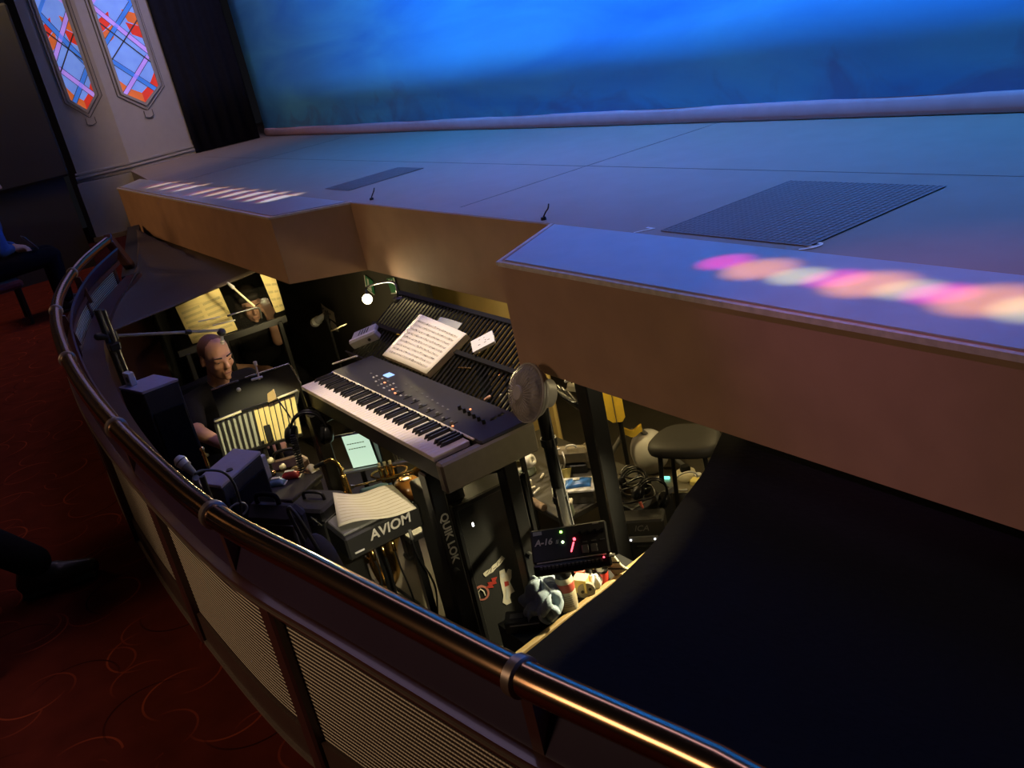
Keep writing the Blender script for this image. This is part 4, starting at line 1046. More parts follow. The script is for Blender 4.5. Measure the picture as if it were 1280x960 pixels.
# brass valve gleaming behind the wedge speaker
p = W(256, 571, x=-3.75)
s = T('brass_tap', 'small brass fitting gleaming behind the squat loudspeaker', 'fitting', (p.x, p.y, p.z-.04))
MB().cyl((0, 0, 0), (0, 0, .07), .008, .006, 12).build('stem', M['gold'], s, smooth='auto')
MB().tube([(-.02, 0, .045), (.02, .01, .05)], .006, 8).build('crosspiece', M['gold'], s)
MB().ell((0, 0, .075), .01).build('cap', M['gold'], s, smooth=True)
MB().cyl((0, 0, -(p.z-.04-FLOOR)), (0, 0, 0), .006, .006, 8).build('rod', M['dark_steel'], s)
# boom microphone stand behind the tall speaker
a, b = W(137, 420, x=-4.75), W(276, 413, x=-4.75)
bs = T('boom_stand', 'black boom stand reaching across above the seated man', 'stand', (a.x, a.y+.06, FLOOR))
pv = a.lerp(b, .03)
MB().cyl((pv.x, pv.y, FLOOR), (pv.x, pv.y, pv.z), .012, .011, 12).build('pole', M['black'], bs, world=True)
for k in range(3): MB().tube([(pv.x, pv.y, FLOOR+.2), (pv.x+.26*math.cos(k*2.1+.4), pv.y+.2*abs(math.sin(k*2.1+.4)), FLOOR+.01)], .01, 8).build('leg', M['black'], bs, world=True)
MB().tube([a-(b-a)*.1, b], .0075, 8).build('boom', M['grey'], bs, world=True)
MB().cap(a-(b-a)*.1, a-(b-a)*.03, .018, .018).build('counterweight', M['black'], bs, world=True, smooth=True)
MB().box(pv, (.04, .04, .05), None, .008).build('boom_clamp', M['black_plastic'], bs, world=True)
MB().cap(a.lerp(b, .68), a.lerp(b, .71), .012, .012).build('collar', M['black_gloss'], bs, world=True, smooth=True)
h = b+V((0, 0, -.01)); mic('thin pale microphone hanging from the boom above the man', W(278, 428, x=-4.75), W(277, 414, x=-4.75), .011, M['cream'], M['grey_light'])
MB().ell(h, (.03, .022, .02)).build('swivel', M['black_plastic'], bs, world=True, smooth=True)
# upright pole bundle near the far handrail
a = W(127, 470, x=-4.75)
pb = T('lighting_pole', 'dark upright pole with clamps next to the far handrail', 'pole', (a.x, rail_pt(s_at_x(a.x), .17).y, FLOOR))
MB().cyl((0, 0, 0), (0, 0, 1.5), .016, .016, 12).build('pole', M['black'], pb)
MB().cyl((.05, .02, 0), (.05, .02, 1.5), .009, .009, 10).build('rod', M['dark_steel'], pb)
for zz in (1.0, 1.32): MB().box((.025, .01, zz), (.09, .05, .04), None, .006).build('clamp', M['black_gloss'], pb)
MB().cyl((0, 0, 0), (0, 0, .02), .06, .06, 20).build('base', M['black'], pb)
# ---------------------------------------------------------------- perspex screen; the scores reflected in it are built as pages
XP = -5.82
q = [W(222, 440, x=XP), W(357, 395, x=XP), W(345, 343, x=XP), W(200, 366, x=XP)]
ps2 = T('perspex_screen', 'clear perspex screen standing in front of the dark-haired player', 'screen', (XP, (q[0].y+q[1].y)/2, FLOOR))
MB().prism([q[0], q[1], V((XP, q[1].y+.02, .165)), V((XP, q[0].y-.02, .215))], (-.006, 0, 0)).build('pane', M['perspex'], ps2, world=True)
MB().bar(q[0]+V((0, 0, -.015)), q[1]+V((0, 0, -.015)), .02, .04).build('lower_rail', M['black_plastic'], ps2, world=True)
for k in (q[0].y+.05, q[1].y-.05): MB().box((XP, k, (FLOOR+q[0].z-.03)/2), (.03, .03, q[0].z-.03-FLOOR), None, .004).build('leg', M['black'], ps2, world=True)
for k in (q[0].y+.05, q[1].y-.05): MB().box((XP, k, FLOOR+.01), (.28, .06, .02), None, .004).build('foot', M['black'], ps2, world=True)
XS = -6.02
def page_at(label, px4, m, lines=6):
    cs = [W(a, b, x=XS) for a, b in px4]
    t = T('music_page', label, 'sheet music', (cs[0]+cs[1])/2)
    f = lambda u, v: (cs[0].lerp(cs[1], u)).lerp(cs[3].lerp(cs[2], u), v)+V((.006*math.sin(PI*u), 0, 0))
    MB().sheet(f, 8, 8, .0015).build('page', M[m], t, world=True)
    ik = MB()
    for r in range(lines):
        for c_ in range(2):
            for j in range(5):
                v0 = .12+.78*r/lines+.012*j; u0, u1 = .06+.48*c_, .46+.48*c_; e = V((.0012, 0, 0))
                ik.add([f(u0, v0)+e, f(u1, v0)+e, f(u1, v0+.005)+e, f(u0, v0+.005)+e], [(0, 1, 2, 3)])
    ik.build('notation', M['ink_soft'], t, world=True)
    return t
page_at('large yellow double page, a reflected score built behind the left of the perspex screen', [(241, 430), (297, 412), (273, 359), (219, 384)], 'paper_lit_or_reflected')
page_at('narrow yellow page, a reflected score built at the right edge of the perspex screen', [(345, 391), (356, 387), (343, 343), (325, 343)], 'paper_lit_or_reflected', 4)
pst = T('music_stand', 'dark music stand added behind the perspex screen to hold the two pages built for the reflection', 'music stand', (XS-.05, 1.45, FLOOR))
a, b = W(222, 385, x=XS-.02), W(352, 340, x=XS-.02); c, d = W(352, 400, x=XS-.02), W(240, 436, x=XS-.02)
MB().bar(d+V((0, 0, -.01)), c+V((0, 0, -.01)), .05, .012).build('ledge', M['black'], pst, world=True)
MB().box((XS-.05, 1.45, (FLOOR-.06)/2), (.03, .03, -.06-FLOOR), None, .004).build('pole', M['black'], pst, world=True)
MB().cyl((XS-.05, 1.45, FLOOR), (XS-.05, 1.45, FLOOR+.02), .18, .17, 24).build('base', M['black'], pst, world=True)
XG = -5.74
s = T('gooseneck_lamp', 'pale gooseneck reading light bent in front of the dark-haired player', 'lamp', W(327, 398, x=XG))
MB().tube(crom([W(327, 398, x=XG), W(325, 388, x=XG), W(319, 385, x=XG), W(284, 395, x=XG)]), .006, 8).build('arm', M['dark_steel'], s, world=True, smooth=True)
MB().tube([W(292, 360, x=XG), W(318, 383, x=XG)], .007, 8).build('neck', M['cream'], s, world=True, smooth=True)
MB().cap(W(285, 354, x=XG), W(291, 359, x=XG), .008, .012).build('lamp_head', M['white'], s, world=True, smooth=True)
for k, (a, b) in enumerate((((248, 402), (275, 396)), ((266, 407), (294, 400)))):
    tag(MB().tube([W(*a, x=-5.76), W(*b, x=-5.76)], .0045, 6).build('drum_stick', M['white']), ('upper white stick across the yellow double page', 'lower white stick across the yellow double page')[k], 'stick')
# ---------------------------------------------------------------- snack tray and cases left of the piano
ZS = -.25
p = W(352, 607, z=ZS)
cs_ = T('equipment_case', 'black equipment case carrying the blue and red packets', 'case', (p.x, p.y, FLOOR), .55)
MB().box((0, 0, (ZS-FLOOR)/2-.01), (.27, .22, ZS-FLOOR-.02), None, .012).build('body', M['black_plastic'], cs_)
MB().box((0, 0, ZS-FLOOR-.01), (.28, .23, .02), None, .004).build('lid', M['black_plastic'], cs_)
for k in (-1, 1): MB().box((k*.08, -.115, ZS-FLOOR-.03), (.04, .008, .04), None, .003).build('latch', M['steel'], cs_)
tr = W(352, 600, z=ZS+.01)
for (a, b, m, d, rz, lb, nm) in ((346, 602, 'pale_blue', (.075, .045, .03), .9, 'pale blue wrapped packet on the equipment case', 'packet'),
        (363, 593, 'red', (.085, .05, .03), .95, 'red wrapped packet beside the pale blue packet', 'packet'),
        (370, 585, 'yellow_soft', (.06, .03, .02), .8, 'yellow packet lying behind the red packet', 'packet'),
        (389, 585, 'cream', (.05, .045, .03), .3, 'pale green and red crumpled wrapper right of the packets', 'packet')):
    p = W(a, b, z=ZS+.015); s = T(nm, lb, 'packet', (p.x, p.y, ZS), rz)
    def sf(u, v, d=d):
        return (-d[0]/2+d[0]*u, -d[1]/2+d[1]*v, .004+d[2]*(math.sin(PI*u)*math.sin(PI*v))**.5)
    MB().sheet(sf, 10, 8, .004).build('wrapper', M[m], s, smooth=True)
    c_ = MB()
    for e in (-1, 1): c_.box((e*d[0]/2, 0, .004), (.008, d[1]*.95, .003))
    c_.build('crimp', M['white'], s)
    if m in ('pale_blue', 'red'): MB().box((0, 0, d[2]+.003), (d[0]*.5, d[1]*.35, .002)).build('print', M['white'], s)
for k, (a, b) in enumerate(((333, 583), (341, 591), (353, 583), (330, 596), (338, 575))):
    p = W(a, b, z=ZS+.012); s = T('effects_knob', ('small silver knob behind the pale blue packet', 'brass pot at the back of the packets', 'cream cap between the grey case and the red packet', 'silver jar at the left rim of the case', 'pale round knob nearest the purple-grey loudspeaker')[k], 'knob', (p.x, p.y, ZS))
    MB().lathe((0, 0, 0), [(.014, 0), (.015, .012), (.012, .022), (.001, .024)], 14).build('body', M[('steel', 'brass', 'cream', 'steel', 'cream')[k]], s, smooth=True)
    MB().box((0, -.005, .024), (.003, .012, .003)).build('pointer', M['black'], s)
p = W(350, 560, z=-.30); s = T('cymbal_bag', 'flat brown leather bag behind the packets', 'bag', (p.x+.08, p.y-.01, FLOOR), 1.2)
MB().box((0, 0, .31), (.20, .09, .62), None, .03).build('body', mat('brown_leather', (.09, .055, .035), .5, bump=.2), s)
MB().tube(crom([(-.06, 0, .62), (-.04, 0, .66), (.04, 0, .66), (.06, 0, .62)]), .008, 8).build('handle', M['black'], s, smooth=True)
MB().box((0, -.047, .5), (.16, .006, .006)).build('zip', M['brass'], s)
# second case, further right, with latches
p = W(393, 624, x=-3.5)
ZC = p.z
c2 = T('equipment_case', 'black case with bright latches left of the AVIOM mixer', 'case', (p.x, p.y+.0, FLOOR), .55)
MB().box((0, 0, (ZC-FLOOR)/2), (.19, .17, ZC-FLOOR), None, .012).build('body', M['black_plastic'], c2)
MB().box((0, 0, ZC-FLOOR-.05), (.198, .178, .006)).build('rim', M['steel'], c2)
for k in (-.05, .05): MB().box((k, -.088, ZC-FLOOR-.05), (.03, .008, .035), None, .003).build('latch', M['steel'], c2)
MB().tube(crom([(-.05, 0, ZC-FLOOR), (-.04, 0, ZC-FLOOR+.03), (.04, 0, ZC-FLOOR+.03), (.05, 0, ZC-FLOOR)]), .007, 8).build('handle', M['black'], c2, smooth=True)
# padded gig bag and slumped bag by the rail
p = W(325, 645, x=-3.32)
ch = T('gig_bag', 'black padded instrument bag standing against the pit wall beside the handrail', 'bag', (p.x+.06, p.y+.03, FLOOR), .55)
hb_ = p.z-FLOOR+.06
MB().box((0, 0, hb_/2), (.30, .09, hb_), None, .035).build('body', M['bag_black'], ch)
MB().box((0, -.047, hb_*.55), (.2, .012, .2), None, .005).build('pocket', M['black_cloth'], ch)
MB().tube([(-.13, -.046, .1), (-.13, -.046, hb_-.06), (.13, -.046, hb_-.06), (.13, -.046, .1)], .004, 6).build('piping', M['grey'], ch)
MB().tube(crom([(-.05, 0, hb_-.003), (-.04, 0, hb_+.035), (.04, 0, hb_+.035), (.05, 0, hb_-.003)]), .009, 8).build('handle', M['black_cloth'], ch, smooth=True)
p = W(388, 660, x=-3.0)
bg = T('slumped_bag', 'dark slumped bag beside the padded instrument bag', 'bag', (p.x, p.y, FLOOR))
hz = p.z-FLOOR
bl = MB(); bl.ell((0, 0, hz*.48), (.095, .095, hz*.5)); bl.ell((.015, .0, hz*.85), (.07, .06, .1)); me = blob(bl, .015, 4)
link('body', me, M['bag_black'], bg, True)
MB().tube(crom([(-.05, -.02, hz*.9), (-.06, -.04, hz+.06), (.02, -.04, hz+.09), (.06, -.01, hz*.92)]), .007, 8).build('strap', M['black_plastic'], bg, smooth=True)
tag(MB().tube([W(388, 646, x=-3.2), W(402, 657, x=-3.2)], .004, 6).build('drum_stick', M['steel']), 'bright metal rod lying against the slumped bag', 'rod')
# ---------------------------------------------------------------- sticker case under the right end of the piano
XC = -2.97
fcs = T('flight_case', 'tall black flight case with stickers under the right end of the piano', 'case', (XC-.18, 1.485, FLOOR))
MB().box((XC-.18, 1.485, (FLOOR-.23)/2), (.36, .33, -.23-FLOOR), None, .006).build('body', M['case_black'], fcs, world=True)
eb = MB()
for yy_ in (1.325, 1.645): eb.box((XC+.002, yy_, (FLOOR-.23)/2), (.014, .02, -.23-FLOOR), None, .003)
for zz in (FLOOR+.02, -.24): eb.box((XC+.002, 1.485, zz), (.014, .33, .02), None, .003)
eb.build('edging', M['black'], fcs, world=True)
p = W(575, 725, x=XC+.004); MB().cyl((XC, p.y, p.z), (XC+.012, p.y, p.z), .012, .012, 12).build('catch', M['black_gloss'], fcs, world=True)
def sface(px, py, o=.001): p = W(px, py, x=XC); return V((XC+o, p.y, p.z))
def sticker(label, outline, m, nm='sticker'):
    t = bpy.data.objects.new(nm, None)
    c = MB().prism([sface(a, b) for a, b in outline], (.0012, 0, 0)); o = c.build(nm, m, fcs, world=True); o['label'] = label; return o
def around(pts, w):      # ribbon outline around a pixel polyline
    L_, R_ = [], []
    for i, (x, y) in enumerate(pts):
        a = pts[max(i-1, 0)]; b = pts[min(i+1, len(pts)-1)]; d = V((b[0]-a[0], b[1]-a[1])); d.normalize()
        L_.append((x-d.y*w, y+d.x*w)); R_.append((x+d.y*w, y-d.x*w))
    return L_+R_[::-1]
s1 = sticker('pale script sticker', around([(605, 719), (610, 715), (614, 713), (618, 708), (622, 705), (626, 700), (629, 696)], 2.6), M['sticker_white'])
sm2 = MB()
for (a, b) in (((608, 717), (611, 712)), ((613, 715), (614, 709)), ((616, 711), (620, 708)), ((621, 707), (622, 702)), ((624, 704), (627, 699))):
    sm2.bar(sface(*a, .0026), sface(*b, .0026), .003, .0008, up=V((1, 0, 0)))
sm2.build('script', M['ink'], s1, world=True)
cx_, cy_ = 602, 741
s3 = sticker('round red-ringed sticker with a pale curl', [(cx_+9.5*math.cos(2*PI*k/24), cy_+9.5*math.sin(2*PI*k/24)) for k in range(24)], M['sticker_rim'])
q = MB().prism([sface(cx_+7*math.cos(2*PI*k/24), cy_+7*math.sin(2*PI*k/24), .0022) for k in range(24)], (.0008, 0, 0)); q.build('disc', M['black'], s3, world=True)
q = MB().tube([sface(a, b, .0034) for a, b in ((599, 747), (597, 740), (600, 736), (604, 739), (606, 744))], .003, 6); q.build('curl', M['sticker_white'], s3, world=True)
sticker('dark red flame-shaped sticker', [(606, 735), (611, 731), (609, 728), (615, 727), (614, 723), (621, 721), (619, 726), (621, 729), (615, 731), (617, 734), (610, 735)], M['sticker_red'])
s4 = sticker('tall white cut-out sticker with a red centre', [(624, 714), (630, 711), (632, 717), (635, 711), (639, 712), (639, 722), (637, 727), (640, 733), (643, 739), (638, 742), (637, 747), (639, 753), (633, 756), (628, 753), (629, 744), (627, 736), (625, 727)], M['sticker_white'])
q = MB()
q.prism([sface(a, b, .0024) for a, b in ((630, 727), (635, 726), (636, 731), (631, 733))], (.0008, 0, 0)); q.build('red_patch', M['sticker_red'], s4, world=True)
q = MB()
q.prism([sface(a, b, .0024) for a, b in ((632, 735), (635, 735), (635, 749), (632, 749))], (.0008, 0, 0))
q.prism([sface(628+3*math.cos(k*.7), 719+3.6*math.sin(k*.7), .0024) for k in range(9)], (.0008, 0, 0)); q.build('grey_patch', M['grey_light'], s4, world=True)
# ---------------------------------------------------------------- riser with the things along the pit wall
XR0, XR1, YR0, YR1, ZR = -2.785, -2.575, 1.30, 1.90, -.66
rs = T('riser', 'low black riser carrying the towel and the bottle', 'riser', ((XR0+XR1)/2, (YR0+YR1)/2, FLOOR))
EA, EB = V((-2.575, 1.22, ZR)), V((-2.70, 1.99, ZR))
MB().prism([V((XR0, YR0, FLOOR)), V((XR0, YR1, FLOOR)), V((EA.lerp(EB, .9).x, YR1, FLOOR)), V((EA.lerp(EB, .1).x, YR0, FLOOR))], (0, 0, ZR-FLOOR)).build('body', M['black_plastic'], rs, world=True)
MB().bar(EA+V((.014, 0, -.02)), EB+V((.014, 0, -.02)), .024, .07, ch=.004).build('edge_board', M['wood'], rs, world=True)
# A-16II mixer on a clamp pole
p = W(712, 680, d=3.28)
a16 = T('personal_mixer', 'black personal mixer lettered A-16II with green and red lights', 'mixer', p, rot=Euler((.72, 0, .93)))
MB().box((0, .008, -.012), (.262, .118, .024), None, .006).build('panel', M['a16_panel'], a16)
MB().box((0, -.005, -.04), (.25, .10, .04), None, .006).build('case', M['black_plastic'], a16)
MB().box((0, -.068, -.02), (.262, .04, .034), Euler((.5, 0, 0)), .006).build('front_lip', M['black_plastic'], a16)
MB().box((-.0, -.052, .0005), (.235, .005, .004), None, .001).build('light_edge', M['a16_edge'], a16)
for k in range(16): MB().box((-.105+.0135*k, -.07, .0), (.009, .010, .006), Euler((.5, 0, 0)), .001).build('button', M['grey'], a16)
txt('A-16', .03, M['letter'], a16, Matrix.Translation((-.088, .018, .0006)), .0006, .25, bold=.0008)
txt('II', .02, M['letter'], a16, Matrix.Translation((-.043, .013, .0006)), .0006, .25)
MB().box((-.105, .052, .0006), (.03, .013, .001)).build('label_strip', M['paper_grey'], a16)
MB().box((.095, .058, .0006), (.022, .004, .001)).build('label_strip', M['grey_light'], a16)
MB().cyl((-.024, .046, 0), (-.024, .046, .004), .0045, .004, 12).build('indicator', M['led_green'], a16)
MB().cyl((-.022, .010, 0), (-.022, .010, .004), .0045, .004, 12).build('indicator', M['led_pale'], a16)
MB().cyl((.018, .014, 0), (.018, .014, .005), .005, .0045, 12).build('indicator', M['led_red'], a16)
MB().bar((.015, .005, .001), (.002, -.028, .001), .005, .003, ch=.001).build('light_bar', M['led_red'], a16)
MB().cyl((.108, -.064, .004), (.108, -.064, .008), .003, .003, 10).build('indicator', M['led_red'], a16)
for k in range(3): MB().box((.052+.03*k, .0, .001), (.016, .004, .002)).build('button', M['grey'], a16)
for k in range(4): MB().cyl((.04+.025*k, .03, 0), (.04+.025*k, .03, .012), .007, .006, 12).build('knob', M['black_gloss'], a16)
for k in range(2): MB().box((.05+.03*k, -.025, .001), (.022, .028, .002), None, .001).build('pad', M['grey'], a16)
A16P = p
# towel: crumpled cloth
p = W(681, 752, z=ZR+.06)
tw = T('towel', 'crumpled blue-grey towel heaped beside the bottle', 'towel', (p.x, p.y, ZR), .9)
def towel(u, v):
    th = 2*PI*u; ph = PI*v*.98+.03
    n_ = noise.noise(V((math.cos(th)*1.6, math.sin(th)*1.6, ph*1.4))); f2 = math.sin(th*5+ph*3.0+3*n_)
    r = .074*(1+.35*n_+.13*f2*math.sin(ph))
    return (r*math.sin(ph)*math.cos(th)*1.05, r*math.sin(ph)*math.sin(th)*.9, max(.002, .075+r*1.0*math.cos(ph)))
MB().sheet(towel, 72, 30, .004).build('cloth', M['towel'], tw, smooth=True)
def roll(u, v):
    a = -1.1+2.2*u; return (-.06+.10*u, -.07+.024*math.cos(v*2*PI)+.02*math.sin(u*6), .055+.05*u+.024*math.sin(v*2*PI)+.01*math.sin(u*9))
MB().sheet(roll, 14, 12, .002).build('fold', M['towel'], tw, smooth=True)
def roll2(u, v): return (.02+.03*math.cos(u*4.4)+.012*math.cos(v*2*PI), -.085+.014*math.sin(v*2*PI), .06+.035*math.sin(u*4.4))
MB().sheet(roll2, 16, 10, .002).build('fold', M['towel'], tw, smooth=True)
# bottle
p = W(713, 762, z=ZR); bx = T('bottle', 'cream-labelled plastic bottle with a black cap beside the towel', 'bottle', (p.x, p.y, ZR), .8)
MB().lathe((0, 0, 0), [(.001, 0), (.03, .0), (.034, .006), (.034, .135), (.03, .15), (.024, .158)], 24).build('body', M['cream'], bx, smooth=True)
MB().lathe((0, 0, 0), [(.0345, .095), (.0348, .096), (.0348, .128), (.0345, .13)], 24).build('red_band', M['label_red'], bx, smooth=True)
MB().lathe((0, 0, 0), [(.0345, .03), (.0348, .031), (.0348, .088), (.0345, .09)], 24).build('label', M['label_tan'], bx, smooth=True)
ln_ = MB()
for k in range(6):
    zz = .036+.009*k
    ln_.merge(MB().tube([(.0352*math.cos(a), .0352*math.sin(a), zz) for a in [(-2.3+1.5*j/8) for j in range(9)]], .0009, 4))
ln_.build('print', M['ink'], bx)
MB().lathe((0, 0, 0), [(.03, .152), (.031, .156), (.031, .178), (.026, .196), (.001, .198)], 24).build('cap', M['black_plastic'], bx, smooth='auto')
# little box, disc, red tub, orange tab, wrapped cable
def put(px, py, h): q = W(px, py, z=ZR+h); return (q.x, q.y, ZR)
s = T('small_carton', 'small pale yellow carton behind the cream bottle', 'carton', put(727, 728, .055), .55)
MB().box((0, 0, .05), (.055, .05, .055), None, .002).build('body', M['yellow_soft'], s)
MB().box((0, 0, .079), (.056, .051, .003), None, .001).build('flap', M['cream'], s)
MB().box((.0, -.0, .011), (.05, .045, .022)).build('tray', M['grey'], s)
s = T('tape_reel', 'grey reel with two dark holes leaning in front of the yellow carton', 'reel', put(733, 737, .035), .9)
MB().lathe((0, -.0, .034), [(.001, -.008), (.034, -.008), (.034, .008), (.001, .008)], 28, Matrix.Rotation(PI/2, 3, 'X')).build('disc', M['reel'], s, smooth='auto')
for k in (-1, 1): MB().cyl((k*.015, -.0095, .036+k*.004), (k*.015, -.007, .036+k*.004), .0065, .0065, 14).build('hole', M['black'], s)
s = T('plastic_tab', 'orange plastic tab right of the yellow carton', 'tab', put(735, 724, .06), .5)
MB().box((0, 0, .055), (.018, .012, .045), None, .003).build('tab', M['orange'], s); MB().box((0, 0, .016), (.022, .018, .032), None, .003).build('socket', M['black'], s)
s = T('plastic_tub', 'small red tub between the A-16II mixer and the wooden edge', 'tub', put(753, 715, .05), .6)
MB().lathe((0, 0, 0), [(.001, 0), (.02, 0), (.022, .05), (.02, .055), (.001, .055)], 16).build('body', M['red'], s, smooth='auto')
MB().lathe((0, 0, .055), [(.023, 0), (.024, .004), (.023, .01), (.001, .011)], 16).build('lid', M['black'], s, smooth='auto')
s = T('crumpled_tissue', 'white crumpled tissue between the yellow carton and the red tub', 'tissue', put(742, 722, .05), .2)
def tis(u, v):
    th = 2*PI*u; r = .024*(1+.4*math.sin(5*th+4*v)); return (r*math.cos(th)*math.sin(PI*v*.97+.03), r*math.sin(th)*math.sin(PI*v*.97+.03), .032+.03*math.cos(PI*v*.97+.03))
MB().sheet(tis, 30, 12, .002).build('paper', M['white'], s, smooth=True)
for k, (a, b, m, lb) in enumerate(((741, 706, 'brass', 'tiny brass cap below the lip of the A-16II mixer'), (733, 703, 'white', 'tiny white cap below the lip of the A-16II mixer'), (724, 712, 'label_red', 'red and cream cup edge behind the yellow carton'))):
    s = T('mini_bottle', lb, 'bottle', put(a, b, .075))
    MB().lathe((0, 0, .062), [(.012 if k < 2 else .02, 0), (.013 if k < 2 else .024, .012), (.010, .02), (.001, .021)], 14).build('top', M[m], s, smooth='auto')
    MB().lathe((0, 0, 0), [(.009, 0), (.009, .062)], 12).build('neck', M['black_plastic'], s)
p = W(764, 697, z=ZR+.09); s = T('cable_bundle', 'bundle of cream cable tied beside the thick black pole', 'cable', (p.x, p.y, ZR), .7)
cb = MB()
for k in range(7):
    x_ = (k-3)*.0085
    cb.tube(crom([(x_+.03, 0, .012+.004*k), (x_+.012, -.012, .06), (x_-.01, -.012, .10), (x_-.03, 0, .135-.004*k)]), .0058, 7)
cb.build('strands', M['cream'], s, smooth=True)
tb_ = MB()
for t_ in (.05, .08, .11): tb_.box((.012-(t_-.05)*.5, -.012, t_), (.075, .016, .006))
tb_.build('ties', M['black'], s)
p = put(655, 778, .02); s = T('storage_box', 'flat black box with a faded label left of the towel', 'box', (p[0]-.005, p[1]-.0, ZR), .9)
MB().box((0, 0, .025), (.13, .075, .05), None, .004).build('body', M['black_plastic'], s)
MB().box((-.02, -.0, .0505), (.05, .03, .001)).build('label', M['grey'], s)
MB().box((.01, -.039, .034), (.11, .003, .004)).build('rim', M['grey_light'], s)
# ---------------------------------------------------------------- fan on a pole
FC = W(655, 491, y=1.545); fnm = V((-.05, -.92, .37)).normalized(); RF = fnm.to_track_quat('Z', 'Y').to_matrix()
PX_, PY_ = W(677, 508, y=1.72).x, 1.72
fp = T('fan_pole', 'thick black pole holding the white fan above the A-16II mixer', 'pole', (PX_, PY_, FLOOR))
MB().cyl((PX_, PY_, FLOOR), (PX_, PY_, FC.z-.03), .027, .025, 18).build('tube', M['black'], fp, world=True, smooth='auto')
MB().cyl((PX_, PY_, FLOOR), (PX_, PY_, FLOOR+.02), .045, .04, 18).build('base', M['black'], fp, world=True)
MB().bar((PX_, PY_, A16P.z-.05), (A16P.x-.02, A16P.y+.02, A16P.z-.05), .03, .02, ch=.004).build('support_arm', M['black'], a16, world=True)
for zz in (-.1, -.35): MB().cyl((PX_, PY_, zz), (PX_, PY_, zz+.03), .032, .032, 18).build('collar', M['black_plastic'], fp, world=True)
fa = T('fan', 'small white caged fan clipped to the pole in front of the apron', 'fan', FC)
MB().lathe(FC, [(.028, .024), (.06, .022), (.092, .008), (.1, -.006), (.1, -.014)], 36, RF).build('front_guard', M['clear_plastic'], fa, world=True, smooth=True)
MB().lathe(FC, [(.1, -.012), (.104, -.008), (.104, -.022), (.098, -.026)], 36, RF).build('rim', M['fan_grey'], fa, world=True, smooth=True)
MB().lathe(FC, [(.001, .03), (.024, .03), (.028, .025), (.026, .02)], 24, RF).build('badge', M['fan_grey'], fa, world=True, smooth='auto')
rg = MB()
for k in range(36):
    a = 2*PI*k/36; rg.tube([FC+RF @ V((.028*math.cos(a), .028*math.sin(a), .025)), FC+RF @ V((.07*math.cos(a+.12), .07*math.sin(a+.12), .021)), FC+RF @ V((.1*math.cos(a+.2), .1*math.sin(a+.2), -.008))], .0011, 4)
rg.build('guard_wires', M['fan_grey'], fa, world=True)
for k in range(4):
    def bl_f(u, v, k=k):
        a = 2*PI*k/4+.9*v; r = .018+.066*u; return FC+RF @ V((r*math.cos(a), r*math.sin(a), -.012+.022*v))
    MB().sheet(bl_f, 6, 5, .0018).build('blade', M['fan_blade'], fa, world=True, smooth=True)
MB().lathe(FC, [(.098, -.024), (.085, -.05), (.055, -.07), (.05, -.105), (.035, -.115), (.001, -.116)], 30, RF).build('motor_housing', M['fan_grey'], fa, world=True, smooth=True)
MB().bar(FC-fnm*.075, (PX_, PY_, FC.z-.05), .03, .02, ch=.004).build('bracket', M['fan_grey'], fa, world=True)
q0 = FC-fnm*.09
cable('fan_cable', 'thin grey cable running down beside the fan pole', [q0, V((PX_+.03, PY_+.01, FC.z-.12)), V((PX_+.036, PY_, -.1)), V((PX_+.036, PY_+.01, -.45)), V((PX_+.036, PY_+.02, FLOOR+.01))], .0035, M['grey'])
# thick structural post under the stage
pp_ = W(757, 600, y=1.96)
sp_ = T('stage_post', 'thick square black post propping the stage to the right of the fan', 'post', (pp_.x, 1.96, FLOOR))
MB().box((0, 0, (UND-FLOOR)/2), (.078, .078, UND-FLOOR-.002), None, .006).build('shaft', M['black'], sp_)
for zz in (.01, UND-FLOOR-.012): MB().box((0, 0, zz), (.13, .13, .02), None, .003).build('plate', M['black_plastic'], sp_)
# bundle of dark tubes and cables hanging behind the fan
for k in range(5):
    a, b = W(684+k*6, 476+k*3, y=2.2), W(722+k*8, 505+k*7, y=2.15)
    cable('black_hose', ('top', 'second', 'middle', 'fourth', 'lowest')[k]+' of the black hoses slung below the stage behind the fan', [a, a.lerp(b, .5)+V((0, 0, -.02)), b], .012, M['black_gloss'])
p = W(716, 484, y=2.12); s = T('clamp_light', 'small cream clamp under the stage edge right of the fan', 'clamp', p)
MB().box((0, 0, 0), (.05, .03, .035), Euler((.2, .3, .9)), .005).build('body', M['cream'], s); MB().box((-.01, 0, .035), (.055, .012, .012), Euler((.2, -.3, .9)), .003).build('jaw', M['white'], s)
MB().cyl((0, 0, .02), (0, 0, UND-p.z), .005, .005, 8).build('hanger', M['black'], s)
p = W(724, 494, y=2.15); tag(MB().tube([p, W(733, 499, y=2.15)], .004, 6).build('tube', M['white']), 'short white stick beside the cream clamp', 'stick')
p = W(628, 466, y=1.93); s = T('trumpet_valves', 'brass valve block with a red ring behind the fan', 'instrument', p)
for k in range(4): MB().cyl((-.03+.02*k, .012*k, -.02), (-.03+.02*k, .012*k, .02+.008*k), .008, .007, 10).build('valve', M['gold'], s, smooth='auto')
MB().box((-.0, .01, -.005), (.045, .02, .016), Euler((0, .2, .6)), .003).build('ring', M['red'], s)
MB().tube(crom([(-.08, -.03, -.03), (-.04, -.01, -.015), (0, .01, -.02), (.05, .03, .0)]), .006, 8).build('tubing', M['gold'], s, smooth=True)
MB().cyl((0, .01, FLOOR-p.z), (0, .01, -.02), .008, .008, 8).build('peg', M['black'], s)
p = W(631, 505, y=1.72); s = T('mallet', 'cream rounded paddle standing behind the piano, left of the fan', 'paddle', p)
